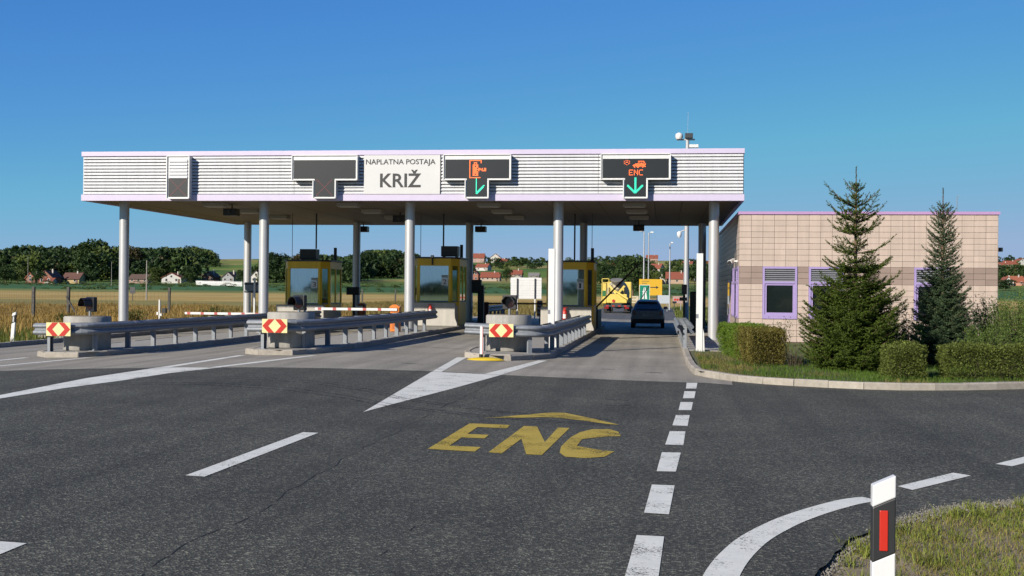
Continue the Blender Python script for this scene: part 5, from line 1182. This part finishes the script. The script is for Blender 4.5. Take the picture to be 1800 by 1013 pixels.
for px, y, wh_ in ((846, 980, 'above the long red-roofed house'), (880, 1120, 'high above the white billboard'), (1078, 900, 'just right of the right booth roof'), (1106, 1050, 'above the mixer truck hopper'), (1150, 860, 'between the lamp posts'), (1206, 960, 'beside the camera mast'), (1236, 1060, 'between the mast and the rear right column'), (1764, 1020, 'nearest the office wall'), (1786, 880, 'above the white gable house'), (1797, 1160, 'at the very right edge')):
    fx = (px-900)/FPX; x = y*(fx*math.cos(TH)-math.sin(TH))/(math.cos(TH)+fx*math.sin(TH))
    house(x, y, random.uniform(8, 12), 8, random.uniform(2.8, 4), random.uniform(2.6, 3.4), WH if px % 4 else (.5, .4, .33), RD, 'tiny red-roofed far hill house '+wh_, rz=random.uniform(-.5, .5), gable_front=bool(px % 2))['group'] = 'scattered hill houses'
# pale picket fence and white hut near the houses
t = thing('picket_fence', 'pale picket fence before the grey two-storey house', 'fence', (0, 0, 0))
pk = MB().box((-.2, 0, 0), (.2, .1, 1.9)).mesh('picket', white)
for i in range(40):
    x, y = -200+i*.95, 500-i*1.2; obj('picket', pk, t, (x, y, tz(x, y)-.15))
for i in range(39):
    x, y = -200+i*.95, 500-i*1.2; MB().box((0, .1, 1.1), (1.0, .16, 1.3)).build('rail', white, t, (x, y, tz(x, y)-.15)).rotation_euler = (0, 0, -.9)
tag(MB().box((-266.5, 452, 1.6), (-263.7, 454, 3.4)).box((-266.8, 451.7, 3.4), (-263.4, 454.3, 3.65)).build('white_hut', white), 'small white box hut in the crop at the left edge', 'hut')

# ------------------------------------------------------------------ trees of the hills
fol = [leafm('wood_foliage_dark', (.034, .062, .022), .45, .1, .3, .05), leafm('wood_foliage_mid', (.05, .085, .027), .45, .1, .3, .12), leafm('wood_foliage_light', (.10, .135, .035), .45, .12, .3, .05), leafm('wood_foliage_brown', (.075, .065, .03), .45, .1, .3, .12)]
def crown(seed, n=520, blobs=11, size=.095):
    """a broadleaf crown of unit height: clumps of leaves over uneven blobs, gaps between"""
    rng = np.random.default_rng(seed); P_ = []; D = []
    for b in range(blobs):
        a = rng.uniform(0, 6.28); r_ = .30*math.sqrt(rng.random()); h = .28+.56*rng.random(); r_ *= 1.15-abs(h-.5)*1.1; c = np.array([r_*math.cos(a), r_*math.sin(a), h]); rad = rng.uniform(.13, .23)*(1.15-.5*h)
        k = n//blobs; d = unit(rng.normal(size=(k, 3))); d[:, 2] = np.where(d[:, 2] < -.5, -d[:, 2]*.4, d[:, 2]); d = unit(d)
        P_.append(c+d*rad*rng.uniform(.72, 1.08, (k, 1))*np.array([1, 1, .85])); D.append(unit(d+rng.normal(0, .55, (k, 3))))
    V, F = leaf_quads(np.concatenate(P_), np.concatenate(D), size, rng, .8)
    V[:, 2] /= 1.02; return V, F
CR_ = [crown(60+i) for i in range(7)]; CRB = [crown(80+i, 2600, 22, .05) for i in range(7)]
crown_me = {}
def far_tree(x, y, h_, w_, mi, label, ci, group='single trees near the far houses', z=None):
    t = thing('broadleaf_tree', label, 'tree', (x, y, tz(x, y)-.2 if z is None else z), random.uniform(0, 6), group)
    if (ci, mi) not in crown_me: crown_me[ci, mi] = npmesh('crown', *CRB[ci], fol[mi])
    c = obj('crown', crown_me[ci, mi], t); c.scale = (w_*1.25, w_*1.25, h_*1.12); c.location = (0, 0, -.1*h_)
    MB().cyl((0, 0, 0), (0, 0, h_*.55), .035*h_, .015*h_, 7).build('trunk', barkm, t); return t
# skyline table: picture column -> height of the tree tops above eye level, as a slope
SKY = [(-300, .036), (0, .031), (25, .035), (60, .037), (80, .033), (110, .037), (135, .034), (150, .041), (230, .038), (262, .033), (300, .036), (345, .036), (370, .031), (395, .022), (430, .017), (455, .019), (475, .031), (500, .027), (520, .023), (560, .029), (600, .026), (640, .031), (690, .034), (720, .030), (750, .025), (790, .022), (850, .029), (890, .026), (930, .029), (960, .025), (1060, .029), (1100, .031), (1130, .027), (1160, .024), (1200, .026), (1300, .026), (1500, .028), (1757, .031), (1800, .029), (2200, .03)]
def colx(x, y): return 900+FPX*((x*math.cos(TH)+y*math.sin(TH))/(-x*math.sin(TH)+y*math.cos(TH)))
sx = [p[0] for p in SKY]; sy_ = [p[1] for p in SKY]
parts = {0: [], 1: [], 2: [], 3: []}; cnt = 0; rng = np.random.default_rng(77)
def add_tree(x, y, h_, w_, mi):
    global cnt
    V, F = CR_[rng.integers(7)]; a = rng.uniform(0, 6.28); c, s = math.cos(a), math.sin(a)
    W_ = np.stack([(V[:, 0]*c-V[:, 1]*s)*w_*1.25, (V[:, 0]*s+V[:, 1]*c)*w_*1.25, V[:, 2]*h_], 1)*np.array([1, 1, 1.22])+np.array([x, y, tz(x, y)-.22*h_]); parts[mi].append((W_, F)); cnt += 1
def xat(px, y): fx = (px-900)/FPX; return y*(fx*math.cos(TH)-math.sin(TH))/(math.cos(TH)+fx*math.sin(TH))
def meadow(px, y):                                        # clearings that stay open
    return (338 < px < 450 and y < 1000) or (640 < px < 720 and y < 760 and px > 600) or (60 < px < 125 and 500 < y < 620) or (830 < px < 985 and y < 980) or (640 < px < 700 and y < 640) or (1080 < px < 1260 and y < 690) or (1740 < px and y < 720)
tries = 0
while cnt < 1750 and tries < 40000:
    tries += 1; px = rng.uniform(-40, 1900); y = 580+rng.random()**1.2*1000; x = xat(px, y)
    if (1290 < px < 1740 and rng.random() < .4) or meadow(px, y): continue
    if y < 640 and rng.random() < .5: continue
    if px > 760 and (math.sin(x*.02+y*.011)+math.sin(y*.023+1) < -.35): continue
    z = tz(x, y); top = EYE+y*float(np.interp(px, sx, sy_))*rng.uniform(.78, 1.05); h_ = min(rng.uniform(9, 20) if px < 760 else rng.uniform(5, 12), top-z)
    if h_ < 3.0: continue
    if h_ < 6 and rng.random() < .5: continue
    mi = int(rng.choice([0, 1, 2, 3], p=[.42, .38, .17, .03] if px < 760 else [.28, .37, .32, .03])); add_tree(x, y, h_, h_*rng.uniform(.75, 1.15), mi)
print('wood trees', cnt)
for mi, p in parts.items():
    if p: stuff(['woodland', 'woodland_mixed', 'woodland_light', 'woodland_brown'][mi], *merge(p), fol[mi])
# a few that stand out
far_tree(xat(160, 620), 620, 23.0, 20, 1, 'tallest broad tree of the left wood, rising above the skyline', 0)
far_tree(xat(186, 640), 640, 20.5, 16, 0, 'second tall tree leaning against the tallest one of the left wood', 5)
far_tree(xat(232, 640), 640, 19.5, 13, 3, 'brownish tall tree beside the front left column', 1)
far_tree(xat(30, 520), 520, 9, 9, 2, 'pale bushy tree left of the orange brick house', 2)
far_tree(xat(485, 600), 600, 17, 15, 0, 'dark tree standing right of the second front column', 3)
far_tree(xat(530, 640), 640, 17, 13, 3, 'brown-tinged tree above the roof of the left booth', 4)
for i, (px, y, h_, w_, mi, s) in enumerate(((275, 535, 8, 8, 2, 'left of the white gabled house'), (335, 560, 9, 9, 1, 'right of the white gabled house'), (150, 500, 8, 9, 1, 'right of the cream yellow house'), (428, 570, 7.5, 7, 1, 'right of the grey two-storey house'), (66, 470, 6, 6, 1, 'between the two brick houses'), (10, 500, 8, 9, 1, 'at the left edge before the wood'), (890, 660, 8, 7, 1, 'right of the long red-roofed house'), (1060, 620, 12, 11, 1, 'above the mixer truck'), (1112, 260, 9.5, 8, 1, 'right behind the mixer truck'), (1100, 400, 9, 9, 1, 'behind the chute of the mixer truck'), (1150, 640, 8, 8, 2, 'left of the lamp posts'), (1240, 640, 9, 8, 1, 'right of the camera mast'), (1766, 560, 6, 9, 0, 'right of the office wall'))):
    far_tree(xat(px, y), y, h_, w_, mi, 'small green garden tree '+s, i % 7)
# bushes along the field edge: scrub that nobody could count
pr2 = []
for i in range(420):
    px = rng.uniform(-30, 1260); y = rng.choice([330, 420, 455, 470, 480])+rng.uniform(-6, 6); x = xat(px, y); h_ = rng.uniform(.8, 2.4)
    V, F = CR_[rng.integers(7)]; F2 = F[:160]; V2 = V[:640]; pr2.append((np.stack([V2[:, 0]*h_*2.4+x, V2[:, 1]*h_*2.4+y, V2[:, 2]*h_+tz(x, y)-.6], 1), F2))
stuff('field_edge_scrub', *merge(pr2), fol[2])
# the wooded edge behind the viewer, mirrored in the booth panes
pr3 = []
for i in range(150):
    x = rng.uniform(-330, 260); y = -rng.uniform(230, 380); h_ = rng.uniform(4, 8)
    V, F = CR_[rng.integers(7)]; pr3.append((np.stack([V[:, 0]*h_*1.4+x, V[:, 1]*h_*1.4+y, V[:, 2]*h_-.3*h_], 1), F))
stuff('woodland_opposite', *merge(pr3), fol[1])
